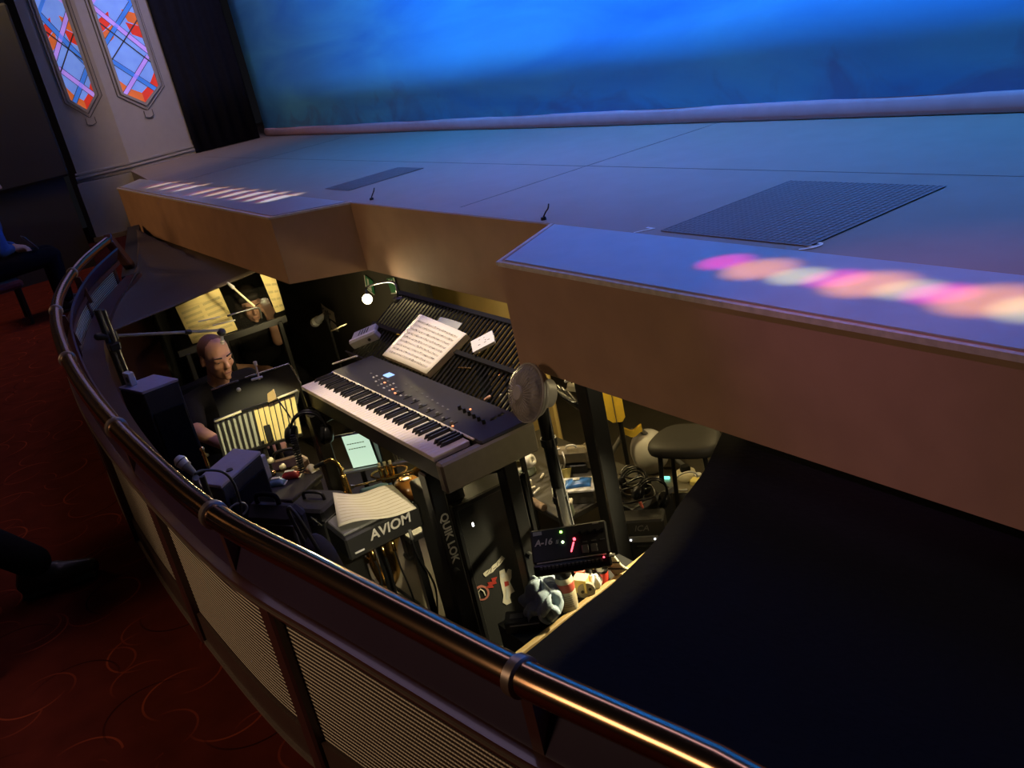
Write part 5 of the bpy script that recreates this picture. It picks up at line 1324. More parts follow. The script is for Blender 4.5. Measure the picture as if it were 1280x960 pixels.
MB().prism([p+V((-.012, -.012, .045)), p+V((.008, .01, .05)), p+V((.024, .026, .0)), p+V((.022, .022, -.06)), p+V((-.004, -.006, -.05))], (.01, -.006, 0)).build('blade', M['cream'], s, world=True)
MB().bar(p+V((-.006, -.004, .05)), p+V((.02, .02, -.06)), .008, .016).build('handle', M['black'], s, world=True)
MB().cyl((.015, .012, FLOOR-p.z), (.015, .012, -.05), .01, .01, 8).build('rod', M['black'], s)
a, b = W(603, 502, y=1.64), W(612, 496, y=1.64); tag(MB().cap(a, b, .006, .007).build('marker_pen', M['skin_pale'], smooth=True), 'pinkish pen behind the right end of the piano', 'pen')
# ---------------------------------------------------------------- cluttered table behind the piano
ZB = -.65
tx, ty = -3.62, 2.16
ct = T('prop_table', 'black table crowded with white odds and ends behind the piano', 'table', (tx, ty, FLOOR))
MB().box((0, 0, ZB-FLOOR-.015), (.88, .50, .03), None, .004).build('table_top', M['table_grey'], ct)
for i in (-1, 1):
    for j in (-1, 1): MB().box((i*.41, j*.22, (ZB-.03-FLOOR)/2), (.035, .035, ZB-.03-FLOOR)).build('leg', M['black'], ct)
def on(px, py, h=0.): q = W(px, py, z=ZB+h); return V((q.x, q.y, ZB))
s = T('white_mask', 'cream two-holed plastic guard at the left end of the crowded table', 'guard', on(612, 586, .05), .55)
mk_ = MB(); 
MB().sheet(lambda u, v: (-.06+.12*u*(.55+.45*v), .02*math.sin(PI*u)-.01, .01+.09*v+.01*math.sin(PI*u)), 12, 8, .008).build('shell', M['cream'], s, smooth=True)
for (a, b, r) in ((.012, .066, .014), (.005, .035, .011), (-.03, .05, .01)):
    MB().lathe((a, .006, b), [(r, -.004), (r*1.35, 0), (r, .005), (r*.7, 0), (r, -.004)], 18, Matrix.Rotation(PI/2, 3, 'X')).build('grommet', M['white'], s, smooth=True)
    MB().cyl((a, -.006, b), (a, .002, b), r*.75, r*.75, 16).build('hole', M['black'], s)
MB().box((-.04, -.02, .006), (.12, .07, .012), Euler((0, 0, .2)), .003).build('base', M['wood'], s)
# ribbed white headphones
p = on(652, 578, .06)
s = T('ribbed_hose', 'coiled ribbed white hose in the middle of the crowded table', 'hose', p, .5)
MB().lathe((-.02, 0, .06), [(.05, -.035)]+[(.055+.004*(k % 2), -.03+.0055*k) for k in range(12)]+[(.04, .036), (.02, .03), (.018, -.02), (.05, -.035)], 28, Matrix.Rotation(PI/2, 3, 'X') @ Matrix.Rotation(.5, 3, 'Y')).build('ribs', M['cream'], s, smooth=True)
MB().lathe((.045, .0, .07), [(.02, -.03), (.034, -.025), (.036, .0), (.03, .02), (.018, .028), (.012, .02), (.018, -.02), (.02, -.03)], 24, Matrix.Rotation(1.2, 3, 'Y')).build('cuff', M['white'], s, smooth=True)
MB().lathe((.02, 0, .0), [(.001, 0), (.04, 0), (.046, .012), (.043, .03), (.03, .034), (.001, .034)], 24).build('foot', M['pale_green'], s, smooth=True)
MB().lathe((.015, .03, .11), [(.001, -.02), (.024, -.012), (.03, .006), (.02, .022), (.001, .026)], 20).build('cap', M['cream'], s, smooth=True)
MB().tube(crom([(-.04, -.05, .12), (-.02, -.07, .08), (.03, -.07, .03), (.06, -.06, .005)]), .0045, 6).build('strap', M['black'], s, smooth=True)
for k, (a, b) in enumerate(((651, 608), (661, 604))):
    q = on(a, b, .02); s = T('round_tub', ('left of the two round cream tubs below the ribbed hose', 'right of the two round cream tubs below the ribbed hose')[k], 'tub', q)
    MB().lathe((0, 0, 0), [(.001, 0), (.014, 0), (.016, .01), (.016, .024), (.001, .026)], 18).build('body', M['cream'], s, smooth='auto')
    MB().lathe((0, 0, .024), [(.0165, 0), (.017, .003), (.0165, .01), (.001, .011)], 18).build('lid', M['white'], s, smooth='auto')
a, b = on(652, 618, .02)+V((0, 0, .016)), on(680, 634, .02)+V((0, 0, .016))
tag(MB().tube([a, a.lerp(b, .45), a.lerp(b, .5), a.lerp(b, .7), a.lerp(b, .72), b], [.017, .017, .018, .018, .017, .017], 16).build('cardboard_tube', M['cardboard'], smooth='auto'), 'brown cardboard tube lying at the front of the crowded table', 'tube')
for k, (a, b, c, d) in enumerate(((655, 614, 668, 609), (667, 617, 674, 611), (676, 597, 679, 593), (606, 603, 620, 609), (596, 600, 604, 606))):
    q, r_ = on(a, b, .012)+V((0, 0, .01)), on(c, d, .012)+V((0, 0, .014))
    tag(MB().cap(q, r_, .005, .006).build('white_peg', M['white' if k % 2 else 'paper'], smooth=True), ('long pale peg above the cardboard tube', 'short white peg right of the long pale peg', 'tiny white peg against the fan pole', 'white peg under the two-holed guard', 'pale peg left of the two-holed guard')[k], 'peg')
for k, (a, b, m, lb) in enumerate(((589, 612, 'brass', 'brass cone lying left on the crowded table'), (585, 622, 'wood', 'wooden cone below the brass cone'))):
    q = on(a, b, .01); s = T('small_cone', lb, 'cone', q, 1.+k)
    MB().lathe((0, 0, .012), [(.001, -.03), (.007, -.028), (.012, .03), (.010, .032), (.001, .03)], 14, Matrix.Rotation(PI/2, 3, 'Y')).build('shell', M[m], s, smooth=True)
q = on(612, 616, .01); s = T('cable_plug', 'red and white plug below the two-holed guard', 'plug', q, .6)
MB().cap((-.02, 0, .01), (.012, 0, .012), .008, .007).build('body', M['red'], s, smooth=True); MB().cap((.012, 0, .012), (.03, .004, .014), .005, .005).build('tip', M['white'], s, smooth=True)
# right part: blue packet on a white box, yellow paper, grey case
q = on(720, 606, .06)
s = T('white_tray', 'white tray under the blue packet', 'tray', (q.x+.02, q.y, ZB), .75)
MB().box((0, 0, .03), (.15, .12, .06), None, .004).build('body', M['table_grey'], s)
MB().box((0, 0, .066), (.165, .13, .012), None, .003).build('rim', M['white'], s)
b_ = T('blue_packet', 'bright blue packet lying on the white tray', 'packet', (q.x+.02, q.y, ZB+.072), .85)
MB().sheet(lambda u, v: (-.06+.12*u, -.04+.08*v, .004+.02*(math.sin(PI*u)*math.sin(PI*v))**.5), 12, 8, .004).build('wrapper', M['blue'], b_, smooth=True)
MB().box((-.005, 0, .0255), (.03, .02, .002)).build('print', M['white'], b_)
s = T('yellow_paper', 'folded pale yellow paper standing beside the blue packet', 'paper', on(703, 590, .05), .5)
MB().prism([(-.03, -.01, 0), (.03, -.01, 0), (.05, .0, .075), (-.01, 0, .06)], (0, .004, 0)).build('sheet', M['yellow_soft'], s)
MB().prism([(-.03, .012, 0), (.02, .012, 0), (.01, .012, .05), (-.035, .012, .045)], (0, .004, 0)).build('second_sheet', M['cream'], s)
s = T('white_carton', 'white carton leaning below the blue packet', 'carton', on(708, 632, .05)+V((0.005, 0, 0)), .7)
MB().box((0, 0, .035), (.05, .03, .07), Euler((.15, 0, 0)), .004).build('body', M['pale_green'], s)
MB().box((0, -.005, .074), (.06, .04, .012), Euler((.15, 0, .1)), .004).build('lid', M['cream'], s)
q = W(715, 561, z=ZB+.12); s = T('grey_case', 'worn grey-brown hard case at the back of the crowded table', 'case', (q.x, q.y, ZB), .75)
MB().box((0, 0, .09), (.17, .06, .09), Euler((.2, 0, 0)), .018).build('shell', M['worn_case'], s); MB().box((0, 0, .022), (.12, .06, .044), None, .004).build('support', M['black'], s)
MB().tube(crom([(-.02, -.03, .14), (-.01, -.035, .155), (.02, -.035, .155), (.03, -.03, .14)]), .005, 6).build('handle', M['white'], s, smooth=True)
MB().cyl((-.085, -.028, .1), (-.085, .028, .11), .022, .022, 14).build('end_knob', M['wood'], s)
q = W(738, 565, z=ZB+.1); s = T('grey_pouch', 'grey buckled pouch against the thick black post', 'pouch', (q.x-.03, q.y, ZB), .8)
MB().box((0, 0, .07), (.06, .05, .14), Euler((.1, .15, 0)), .018).build('body', M['worn_case'], s); MB().box((.0, -.03, .09), (.03, .006, .03), None, .004).build('buckle', M['grey_light'], s)
cable('white_cable', 'white cable bent up beside the fan pole', [on(692, 628, .0)+V((0, 0, .01)), W(690, 590, z=ZB+.06), W(692, 565, z=ZB+.14), W(700, 561, z=ZB+.15)], .0045, M['white'])
cable('white_cable', 'white cable hanging in front of the grey-brown case', [W(703, 565, z=ZB+.13), W(706, 577, z=ZB+.1), W(704, 588, z=ZB+.04)], .004, M['white'])
for k in range(3):
    cable('white_cable', ('left', 'middle', 'right')[k]+' of the three white leads trailing off the table beside the fan pole', [on(692+k*4, 603, .0)+V((0, 0, .02)), on(697+k*4, 625, 0)+V((.03, -.02, .01)), W(700+k*3, 645, z=ZB-.02)+V((.0, -.0, 0))], .004, M['white'])
# ---------------------------------------------------------------- far right: stool, crate, leads
c = W(857, 546, y=2.5)
ch = T('padded_stool', 'dark padded stool under the stage at the right of the pit', 'stool', (c.x, c.y, FLOOR), .55)
hs = c.z-FLOOR
ol_ = []
for k in range(40):
    a = 2*PI*k/40; ca, sa = math.cos(a), math.sin(a); q = (abs(ca)**3.2+abs(sa)**3.2)**(-1/3.2); ol_.append(V((.155*ca*q*(1-.12*sa*q), .135*sa*q, 0)))
sm_ = MB(); pr = [(.0, .012), (.5, .012), (.85, .008), (.97, -.004), (1., -.02), (.97, -.042), (.85, -.05), (.0, -.05)]
for (k, z) in pr: sm_.v += [V((o.x*max(k, .002), o.y*max(k, .002), hs+z)) for o in ol_]
for i in range(len(pr)-1): sm_.f += [(i*40+k, i*40+(k+1) % 40, (i+1)*40+(k+1) % 40, (i+1)*40+k) for k in range(40)]
sm_.build('seat', M['seat_pad'], ch, smooth=True)
for i in (-1, 1):
    for j in (-1, 1): MB().cyl((i*.13, j*.11, 0), (i*.10, j*.085, hs-.045), .011, .011, 10).build('leg', M['black'], ch)
MB().tube([(-.11, -.1, .16), (.11, -.1, .16)], .008, 8).build('stretcher', M['black'], ch)
c = W(768, 512, y=2.62)
s = T('yellow_board', 'yellow rounded board with a centre seam behind the thick black post', 'board', (c.x, c.y, FLOOR))
RV = Matrix((V((.55, .82, 0)).normalized(), V((-.82, .55, 0)).normalized(), V((0, 0, 1)))).transposed()
ol = [(-.045, .14), (-.045, -.045), (-.02, -.07), (.03, -.075), (.047, -.05), (.047, .14)]
MB().prism([c + RV @ V((a, 0, b)) for a, b in ol], RV @ V((0, .012, 0))).build('panel', M['yellow'], s, world=True)
MB().bar(c+RV @ V((-.002, -.003, .14)), c+RV @ V((0, -.003, -.07)), .003, .003).build('seam', M['ink'], s, world=True)
MB().cyl((c.x-.01, c.y+.03, FLOOR), (c.x-.01, c.y+.03, c.z+.1), .012, .014, 10).build('post', M['black'], s, world=True)
MB().cyl((c.x-.01, c.y+.03, FLOOR), (c.x-.01, c.y+.03, FLOOR+.02), .07, .06, 20).build('base', M['black'], s, world=True)
c = W(790, 537, y=2.72)
s = T('trestle', 'grey tube trestle with a yellow joint left of the padded stool', 'trestle', (c.x, c.y, FLOOR))
MB().sheet(lambda u, v: c + RV @ V((-.05+.1*u, -.012+.0*v, -.018+.036*v+.012*math.cos(2*PI*u))), 10, 4, -.02).build('joint', M['yellow'], s, world=True)
for k in (-1, 1): MB().cyl(c+RV @ V((k*.035, -.015, 0)), c+RV @ V((k*.035, -.013, 0))-RV @ V((0, .006, 0)), .006, .006, 10).build('rivet', M['black'], s, world=True)
for k in (-1, 1):
    a = c+RV @ V((k*.04, .01, -.01)); b = V((a.x+k*.13, a.y+k*.16, FLOOR)); MB().tube([a, b], .013, 10).build('leg', M['grey'], s, world=True)
a = c+RV @ V((0, .01, -.01)); MB().tube([a, V((a.x-.2, a.y+.2, FLOOR))], .013, 10).build('leg', M['grey'], s, world=True)
c = W(808, 556, y=2.8); s = T('white_sack', 'white cloth sack standing on the floor behind the stool', 'sack', (c.x, c.y, FLOOR))
bl = MB(); bl.ell((0, 0, (c.z-FLOOR)*.5), (.085, .085, (c.z-FLOOR)*.5+.04)); bl.ell((.02, 0, .12), (.11, .10, .12)); link('cloth', blob(bl, .015, 3), M['white'], s, True)
MB().tube([(.06*math.cos(a), .06*math.sin(a), c.z-FLOOR-.02) for a in [2*PI*k/16 for k in range(16)]], .008, 6, closed=True).build('tie', M['grey'], s, smooth=True)
ZK = -.60
cr = T('crate', 'black crate holding two pairs of black headphones behind the post', 'crate', (-3.03, 2.22, FLOOR))
MB().box((0, 0, (ZK-FLOOR)/2), (.21, .23, ZK-FLOOR), None, .006).build('body', M['black_plastic'], cr)
for i in (-1, 1): MB().box((i*.102, 0, ZK-FLOOR-.012), (.012, .24, .024)).build('rim', M['grey'], cr)
a = W(792, 604, z=ZK+.05); headphones('black headphones lying open on the crate', V((a.x, a.y, ZK+.055)), Matrix.Rotation(.5, 3, 'Z') @ Matrix.Rotation(-.9, 3, 'X'), M['black_gloss'], .8)
a = W(818, 620, z=ZK+.05); headphones('black headphones tipped on the front corner of the crate', V((a.x-.01, a.y, ZK+.06)), Matrix.Rotation(1.0, 3, 'Z') @ Matrix.Rotation(.5, 3, 'Y'), M['black_gloss'], .8)
a, b = W(797, 621, z=ZK+.03), W(803, 634, z=ZK+.02); tag(MB().cap(a, b, .008, .006).build('red_plug', M['label_red'], smooth=True), 'red plug between the two black headphones', 'plug')
for k in range(4):
    c = W(788+k*3, 590+k*9, z=ZK+.03+.01*k)
    tag(MB().tube([c+V(((.05+.008*k)*math.cos(a), (.05+.008*k)*math.sin(a), .008*math.sin(3*a+k))) for a in [2*PI*j/28 for j in range(28)]], .005, 6, closed=True).build('coiled_cable', M['black_gloss' if k % 2 else 'dark_steel'], smooth=True), ('topmost', 'second', 'third', 'lowest')[k]+' loop of coiled cable on the crate', 'cable')
a = W(797, 627, z=ZK+.02); s = T('cream_pouch', 'cream pouch under the headphones on the crate', 'pouch', (W(778, 612, z=ZK).x, W(778, 612, z=ZK).y, ZK))
MB().ell((0, 0, .025), (.03, .025, .03)).build('body', M['worn_case'], s, smooth=True); MB().tube([(-.02, 0, .05), (.02, 0, .055)], .006, 6).build('flap', M['cream'], s)
ZP2 = -.80
c = W(846, 605, z=ZP2)
s = T('power_box', 'low box with a bright metal top plate under the padded stool', 'box', (c.x, c.y, FLOOR), .6)
MB().box((0, 0, (ZP2-FLOOR)/2-.004), (.24, .16, ZP2-FLOOR-.008), None, .005).build('body', M['grey'], s)
MB().box((0, 0, ZP2-FLOOR-.004), (.24, .16, .008), None, .002).build('top_plate', M['plate'], s)
for i in (-1, 1):
    for j in (-1, 1): MB().cyl((i*.1, j*.06, ZP2-FLOOR), (i*.1, j*.06, ZP2-FLOOR+.005), .007, .007, 10).build('screw', M['white'], s)
MB().box((-.06, .05, ZP2-FLOOR+.006), (.03, .014, .012), None, .002).build('light', M['led_teal'], s)
c = W(857, 589, z=ZP2+.04); s = T('power_adaptor', 'cream round power adaptor behind a leg of the padded stool', 'adaptor', (c.x, c.y, ZP2))
MB().lathe((0, 0, 0), [(.001, 0), (.045, 0), (.05, .015), (.045, .04), (.02, .045), (.001, .045)], 22).build('body', M['cream'], s, smooth=True)
MB().lathe((0, 0, .04), [(.025, 0), (.026, .02), (.02, .03), (.001, .03)], 18).build('collar', M['black'], s, smooth='auto')
MB().lathe((.06, .02, 0), [(.016, 0), (.018, .035), (.001, .036)], 14).build('knob', M['white'], s, smooth='auto')
c = W(858, 606, z=ZP2+.03)
tag(MB().tube([c+V((.02*math.cos(a), .06*math.cos(a), .045*math.sin(a)+.02)) for a in [2*PI*j/24 for j in range(19)]], .0045, 6).build('white_cable', M['white'], smooth=True), 'white cable looped over the bright metal plate', 'cable')
c = W(872, 600, z=ZP2+.02); s = T('plug_block', 'yellowish plug block at the edge of the fabric cover', 'plug', (c.x, c.y, FLOOR), .4)
MB().box((0, 0, ZP2-FLOOR+.0), (.07, .045, .05), None, .006).build('body', M['yellow_soft'], s); MB().box((0, 0, (ZP2-FLOOR-.03)/2), (.05, .04, ZP2-FLOOR-.03)).build('stand', M['grey'], s)
# dark amp behind the post with pale lettering
c = W(800, 657, y=2.05)
s = T('small_amplifier', 'small black amplifier with pale worn lettering below the crate', 'amplifier', (c.x-.02, c.y+.03, FLOOR), .75)
h_ = c.z+.03-FLOOR
MB().box((0, 0, h_/2), (.19, .10, h_), None, .008).build('cabinet', M['black_plastic'], s)
txt('ICA', .038, M['grey'], s, Matrix.Translation((-.0, -.0515, h_-.035)) @ Matrix.Rotation(PI/2, 4, 'X'), .0006, .3)
MB().box((.0, -.052, h_-.085), (.13, .006, .03), None, .003).build('control_strip', M['grey'], s)
for k in (-1, 1): MB().cyl((k*.05, -.054, h_-.085), (k*.05, -.058, h_-.085), .004, .004, 10).build('indicator', M['led_white'], s)
MB().tube([(-.03, -.052, h_-.12), (.03, -.052, h_-.12)], .005, 6).build('handle', M['black_gloss'], s)
# signal rack with tiny white lights behind the right front leg of the piano stand
c = W(566, 640, x=-3.02)
s = T('signal_box', 'black box with tiny white lights behind the lettered stand leg', 'box', (c.x-.03, c.y-.0, -.23), 0)
MB().box((0, 0, .025), (.10, .12, .05), None, .004).build('body', M['black_plastic'], s)
for i in range(3):
    for j in range(3): MB().cyl((-.02+.02*i, -.04+.024*j, .05), (-.02+.02*i, -.04+.024*j, .053), .0032, .003, 8).build('indicator', M['led_white' if (i+j) % 3 else 'grey_light'], s)
c = W(578, 641, z=-.172); tag(MB().lathe((c.x+.02, c.y+.02, -.23), [(.004, 0), (.004, .01), (.003, .014), (.001, .015)], 12).build('indicator_lamp', M['led_white'], smooth=True), 'single bright white indicator lamp on top of the stickered flight case', 'lamp')

# added yellow board giving the lit background behind the slatted desk
q = [W(508, 338, y=2.56), W(650, 370, y=2.56), W(650, 440, y=2.56)]
pl = T('added_backing_board', 'added yellow board under the stage giving the lit background behind the slatted desk', 'board', ((q[0].x+q[1].x)/2, 2.56, FLOOR))
MB().prism([V((q[0].x, 2.56, FLOOR+.01)), V((q[1].x+.1, 2.56, FLOOR+.01)), V((q[1].x+.1, 2.56, UND-.02)), V((q[0].x, 2.56, UND-.02))], (0, .018, 0)).build('sheet', M['added_board'], pl, world=True)
for x in (q[0].x+.1, q[1].x): MB().box((x, 2.61, (FLOOR+UND)/2-.02), (.04, .05, UND-FLOOR-.06)).build('batten', M['wood'], pl, world=True)  # battens of the added board
# ================================================================ PEOPLE
def hand(mb, wrist, d, nrm, side, curl=.5, k=1.):
    """palm, four fingers and a thumb; d towards the fingertips, nrm out of the back of the hand"""
    d = V(d).normalized(); n = V(nrm); n = (n - d*n.dot(d)).normalized(); x = d.cross(n)*side
    w = V(wrist)
    for t_ in (-1, 0, 1): mb.cap(w + x*(.012*t_) + d*.012, w + x*(.026*t_) + d*.082*k, .016, .0125)
    for i, (o, L, r) in enumerate(((-.03, .068, .0085), (-.010, .078, .009), (.011, .073, .0088), (.030, .058, .0078))):
        p = w + x*o*k + d*.085*k; a = 0.
        for j, f in enumerate((.45, .31, .24)):
            a += curl*(.55, .8, .6)[j]; q = p + (d*math.cos(a) - n*math.sin(a) + x*(o*.9)*.3)*L*f*k
            mb.cap(p, q, r*(1-.07*j), r*(.93-.07*j)); p = q
    p = w - x*.024 + d*.022; q = p + (-x*.8 + d*.75 - n*.25).normalized()*.038; mb.cap(p, q, .012, .0105)
    r_ = q + (d*.95 - x*.25 - n*.35*curl).normalized()*.03; mb.cap(q, r_, .0105, .0092); mb.cap(r_, r_ + (d - n*.6*curl).normalized()*.022, .0092, .0078)
def headvol(mb, c, R):
    A = lambda x, y, z: c + R @ V((x, y, z))
    E_ = lambda p, r, rot=None: mb.ell(A(*p), r, R @ rot if rot else R)
    E_((0, .012, .034), (.074, .094, .082)); E_((0, -.018, -.028), (.062, .072, .078)); E_((0, -.038, -.082), (.042, .042, .032))
    E_((0, -.083, -.094), (.02, .014, .014))
    mb.cap(A(0, -.092, .012), A(0, -.112, -.026), .0085, .0125); E_((-.011, -.1, -.031), (.009, .009, .008)); E_((.011, -.1, -.031), (.009, .009, .008))
    mb.cap(A(-.042, -.076, .018), A(-.012, -.088, .016), .011, .011); mb.cap(A(.042, -.076, .018), A(.012, -.088, .016), .011, .011)
    for s in (-1, 1):
        E_((s*.037, -.068, -.022), (.021, .018, .02)); E_((s*.031, -.075, .001), (.0135, .012, .0095))
        E_((s*.075, .012, -.006), (.009, .019, .031), Matrix.Rotation(.3*s, 3, 'Z'))
    mb.cap(A(-.02, -.09, -.056), A(.02, -.09, -.056), .0065, .0065); mb.cap(A(-.016, -.09, -.068), A(.016, -.09, -.068), .0075, .0075)
    return A
def seated(name, label, loc, rz, seat, skin, shirt, trousers, shoes, head_yaw=0, head_pitch=.3, lean=.05, elbows=None, hands=None, knees=None, ankles=None, sleeves='short', hair=None, hair_style='crop', vox=.008, headoff=(0, 0, 0), curl=.5):
    t = T(name, label, 'person', loc, rz)
    pel = V((0, .03, seat+.09)); ch = V((0, -.02-lean, seat+.38)); nb = V((0, -.02-lean*1.5, seat+.52)); hc = nb + V((0, -.045-lean*.4, .155)) + V(headoff)
    sh = [nb + V((s*.175, .01, -.035)) for s in (-1, 1)]
    el = elbows or [V((s*.25, -.12, seat+.22)) for s in (-1, 1)]
    ha = hands or [V((s*.10, -.36, seat+.20)) for s in (-1, 1)]
    kn = knees or [V((s*.11, -.43, seat+.07)) for s in (-1, 1)]
    an = ankles or [V((s*.11, -.42, .09)) for s in (-1, 1)]
    R = (Matrix.Rotation(head_yaw, 3, 'Z') @ Matrix.Rotation(head_pitch, 3, 'X'))
    mb = MB(); A = headvol(mb, hc, R)
    mb.cap(nb, hc + R @ V((0, .02, -.06)), .056, .052)
    tor = [(pel, (.15, .11, .11)), (pel.lerp(ch, .45), (.135, .1, .13)), (ch, (.155, .105, .13)), (ch.lerp(nb, .6), (.15, .085, .08))]
    for c, r in tor: mb.ell(c, r)
    for s in (0, 1):
        mb.cap(nb+V(((-1, 1)[s]*.04, .01, -.01)), sh[s], .05, .056); mb.cap(sh[s], el[s], .05, .039); mb.cap(el[s], ha[s], .04, .026)
        d = (ha[s]-el[s]).normalized(); hand(mb, ha[s], (d+V((0, -.1, -.1))), V((0, 0, 1)) if abs(d.z) < .8 else V((0, -1, 0)), 1 if s == 0 else -1, curl)
        hip = pel + V(((-1, 1)[s]*.09, -.01, -.01)); mb.cap(hip, kn[s], .083, .056); mb.cap(kn[s], an[s], .052, .036)
        f = (an[s]-kn[s]); mb.cap(an[s]+V((0, .03, -.05)), an[s]+V((0, -.13, -.062)), .034, .026)
    body = link('body', blob(mb, vox, 3), skin, t, True)
    # shirt
    q = MB()
    for c, r in tor: q.ell(c, [a+.011 for a in r])
    q.cap(nb+V((0, .01, -.03)), nb+V((0, .008, .0)), .08, .062)
    for s in (0, 1):
        q.cap(nb+V(((-1, 1)[s]*.04, .01, -.012)), sh[s], .058, .066)
        if sleeves == 'short': q.cap(sh[s], sh[s].lerp(el[s], .78), .062, .055)
        else: q.cap(sh[s], el[s], .062, .052); q.cap(el[s], el[s].lerp(ha[s], .93), .052, .036)
    link('shirt', blob(q, vox*1.2, 3), shirt, t, True)
    q = MB(); q.ell(pel+V((0, 0, -.02)), (.165, .125, .105))
    for s in (0, 1):
        hip = pel + V(((-1, 1)[s]*.09, -.01, -.01)); q.cap(hip, kn[s], .095, .068); q.cap(kn[s], an[s]+V((0, 0, .02)), .065, .055)
    link('trousers', blob(q, vox*1.3, 3), trousers, t, True)
    for s in (0, 1):
        a = an[s]; q = MB(); q.cap(a+V((0, .035, -.045)), a+V((0, -.05, -.045)), .043, .044); q.cap(a+V((0, -.05, -.05)), a+V((0, -.15, -.058)), .044, .03); q.cap(a+V((0, .03, -.03)), a+V((0, .0, .03)), .042, .045)
        q.box(a+V((0, -.05, -.082)), (.085, .24, .016), None, .006)
        link('shoe', blob(q, .007, 3), shoes, t, True)
    if hair:
        h = MB()
        if hair_style == 'crop':
            h.ell(A(0, .016, .035), (.0755, .0935, .0835), R); o = blob(h, .006, 2)
        else:
            h.ell(A(0, .03, .045), (.09, .098, .088), R); h.cap(A(-.075, .02, .03), A(-.085, .02, -.12), .035, .03); h.cap(A(.075, .02, .03), A(.085, .02, -.12), .035, .03); h.cap(A(0, .08, .02), A(0, .07, -.13), .06, .05)
            h.cap(A(-.06, -.055, .075), A(.03, -.07, .085), .026, .03); o = blob(h, .008, 3)
        if hair_style == 'crop':      # receding: keep the sides and the back only
            import bmesh
            bm = bmesh.new(); bm.from_mesh(o); Ri = R.transposed(); kill = []
            for v in bm.verts:
                l = Ri @ (v.co-hc)
                if l.y < -.028-.25*max(0, .05-abs(l.x))*0 or l.z < -.035+.6*max(0, -l.y): kill.append(v)
            bmesh.ops.delete(bm, geom=kill, context='VERTS'); bm.to_mesh(o); bm.free()
        link('hair', o, hair, t, True)
    for s in (-1, 1):
        MB().ell(A(s*.031, -.0845, .0), (.0085, .004, .0032), R).build('eye', M['eye'], t, smooth=True)
        MB().cap(A(s*.016, -.096, .026), A(s*.046, -.082, .027), .004, .003).build('eyebrow', M['hair'], t, smooth=True)
    MB().cap(A(-.018, -.0965, -.062), A(.018, -.0965, -.062), .0022, .0022).build('mouth', M['lip'], t, smooth=True)
    return t
def chair(label, loc, rz, seat, m=None, name='chair'):
    t = T(name, label, 'chair', loc, rz)
    MB().box((0, .04, seat-.045), (.42, .42, .06), None, .02).build('seat', m or M['black_cloth'], t)
    MB().box((0, .285, seat+.32), (.40, .05, .30), Euler((-.12, 0, 0)), .02).build('backrest', m or M['black_cloth'], t)
    for s in (-1, 1):
        MB().bar((s*.19, .26, seat-.05), (s*.19, .295, seat+.3), .025).build('back_post', M['black'], t)
        for y in (-.13, .22): MB().cyl((s*.18, y, 0), (s*.18, y, seat-.055), .014, .014, 10).build('leg', M['black'], t)
    return t
# the man in the black t-shirt
HC = W(270, 446, d=5.15); rz = PI/2+.22; seat = .37
Rz = Matrix.Rotation(rz, 3, 'Z'); hl = V((0, -.02-.08*1.5-.045-.032, seat+.52+.155))
loc = HC - Rz @ hl; loc.z = FLOOR; dz = HC.z-FLOOR-hl.z
def loc2(p): return Rz.transposed() @ (V(p)-loc)
e0 = loc2(W(247, 540, d=4.98)); h0 = loc2(W(282, 557, d=4.72)); e1 = V((.26, -.14, seat+.24)); h1 = V((.13, -.34, seat+.22))
seated('person', 'balding man in a black t-shirt seated behind the slatted music stand, looking down', loc, rz, seat, M['skin'], M['tshirt'], M['jeans'], M['shoe'], head_yaw=-.05, head_pitch=.16, lean=.08, headoff=(0, 0, dz),
       elbows=[e0, e1], hands=[h0, h1], hair=M['stubble'])
chair('black chair under the seated man in the t-shirt', loc, rz, seat-.005)
# the dark-haired player behind the perspex
HC = W(313, 380, x=-6.42); rz2 = PI/2-.05; seat2 = .30
R2 = Matrix.Rotation(rz2, 3, 'Z'); hl = V((0, -.02-.05*1.5-.045-.02, seat2+.675)); loc = HC - R2 @ hl; loc.z = FLOOR; dz = HC.z-FLOOR-hl.z
hw = R2.transposed() @ (W(338, 398, x=-6.34)-loc); ew = R2.transposed() @ (W(348, 425, x=-6.34)-loc)
seated('person', 'dark-haired player in black with a raised hand behind the perspex screen', loc, rz2, seat2, M['skin_pale'], M['tshirt'], M['jeans'], M['shoe'], head_yaw=-.1, head_pitch=.25, lean=.05, headoff=(0, 0, dz),
       elbows=[V((-.25, -.12, seat2+.2)), ew], hands=[V((-.12, -.3, seat2+.2)), hw], sleeves='short', hair=M['hair'], hair_style='long', curl=.7)
chair('dark chair under the player behind the perspex screen', loc, rz2, seat2-.005)
# audience member in blue at the far left
rz3 = PI; R3_ = Matrix.Rotation(rz3, 3, 'Z'); loc = V((-8.08, .44, 0)); seat3 = .36
hb = R3_.transposed() @ (W(24, 312, x=-7.92)-loc)
seated('person', 'audience member in a blue jumper seated at the far left edge, holding a phone', loc, rz3, seat3, M['skin_pale'], M['blue_coat'], M['jeans'], M['shoe'], head_pitch=.2, lean=.06,
       elbows=[V((-.24, -.12, seat3+.22)), V((.25, -.1, seat3+.22))], hands=[V((hb.x, hb.y+.05, hb.z+.02)), V((.10, -.22, seat3+.19))], sleeves='long', hair=M['hair'], hair_style='long')
p = W(37, 303, x=-7.92); s = T('phone', 'slim dark phone held by the audience member in blue', 'phone', p, rot=(.6, .2, .3))
MB().box((0, 0, 0), (.07, .008, .14), None, .004).build('body', M['grey'], s); MB().box((0, .0045, 0), (.064, .001, .13)).build('screen', M['black_gloss'], s)
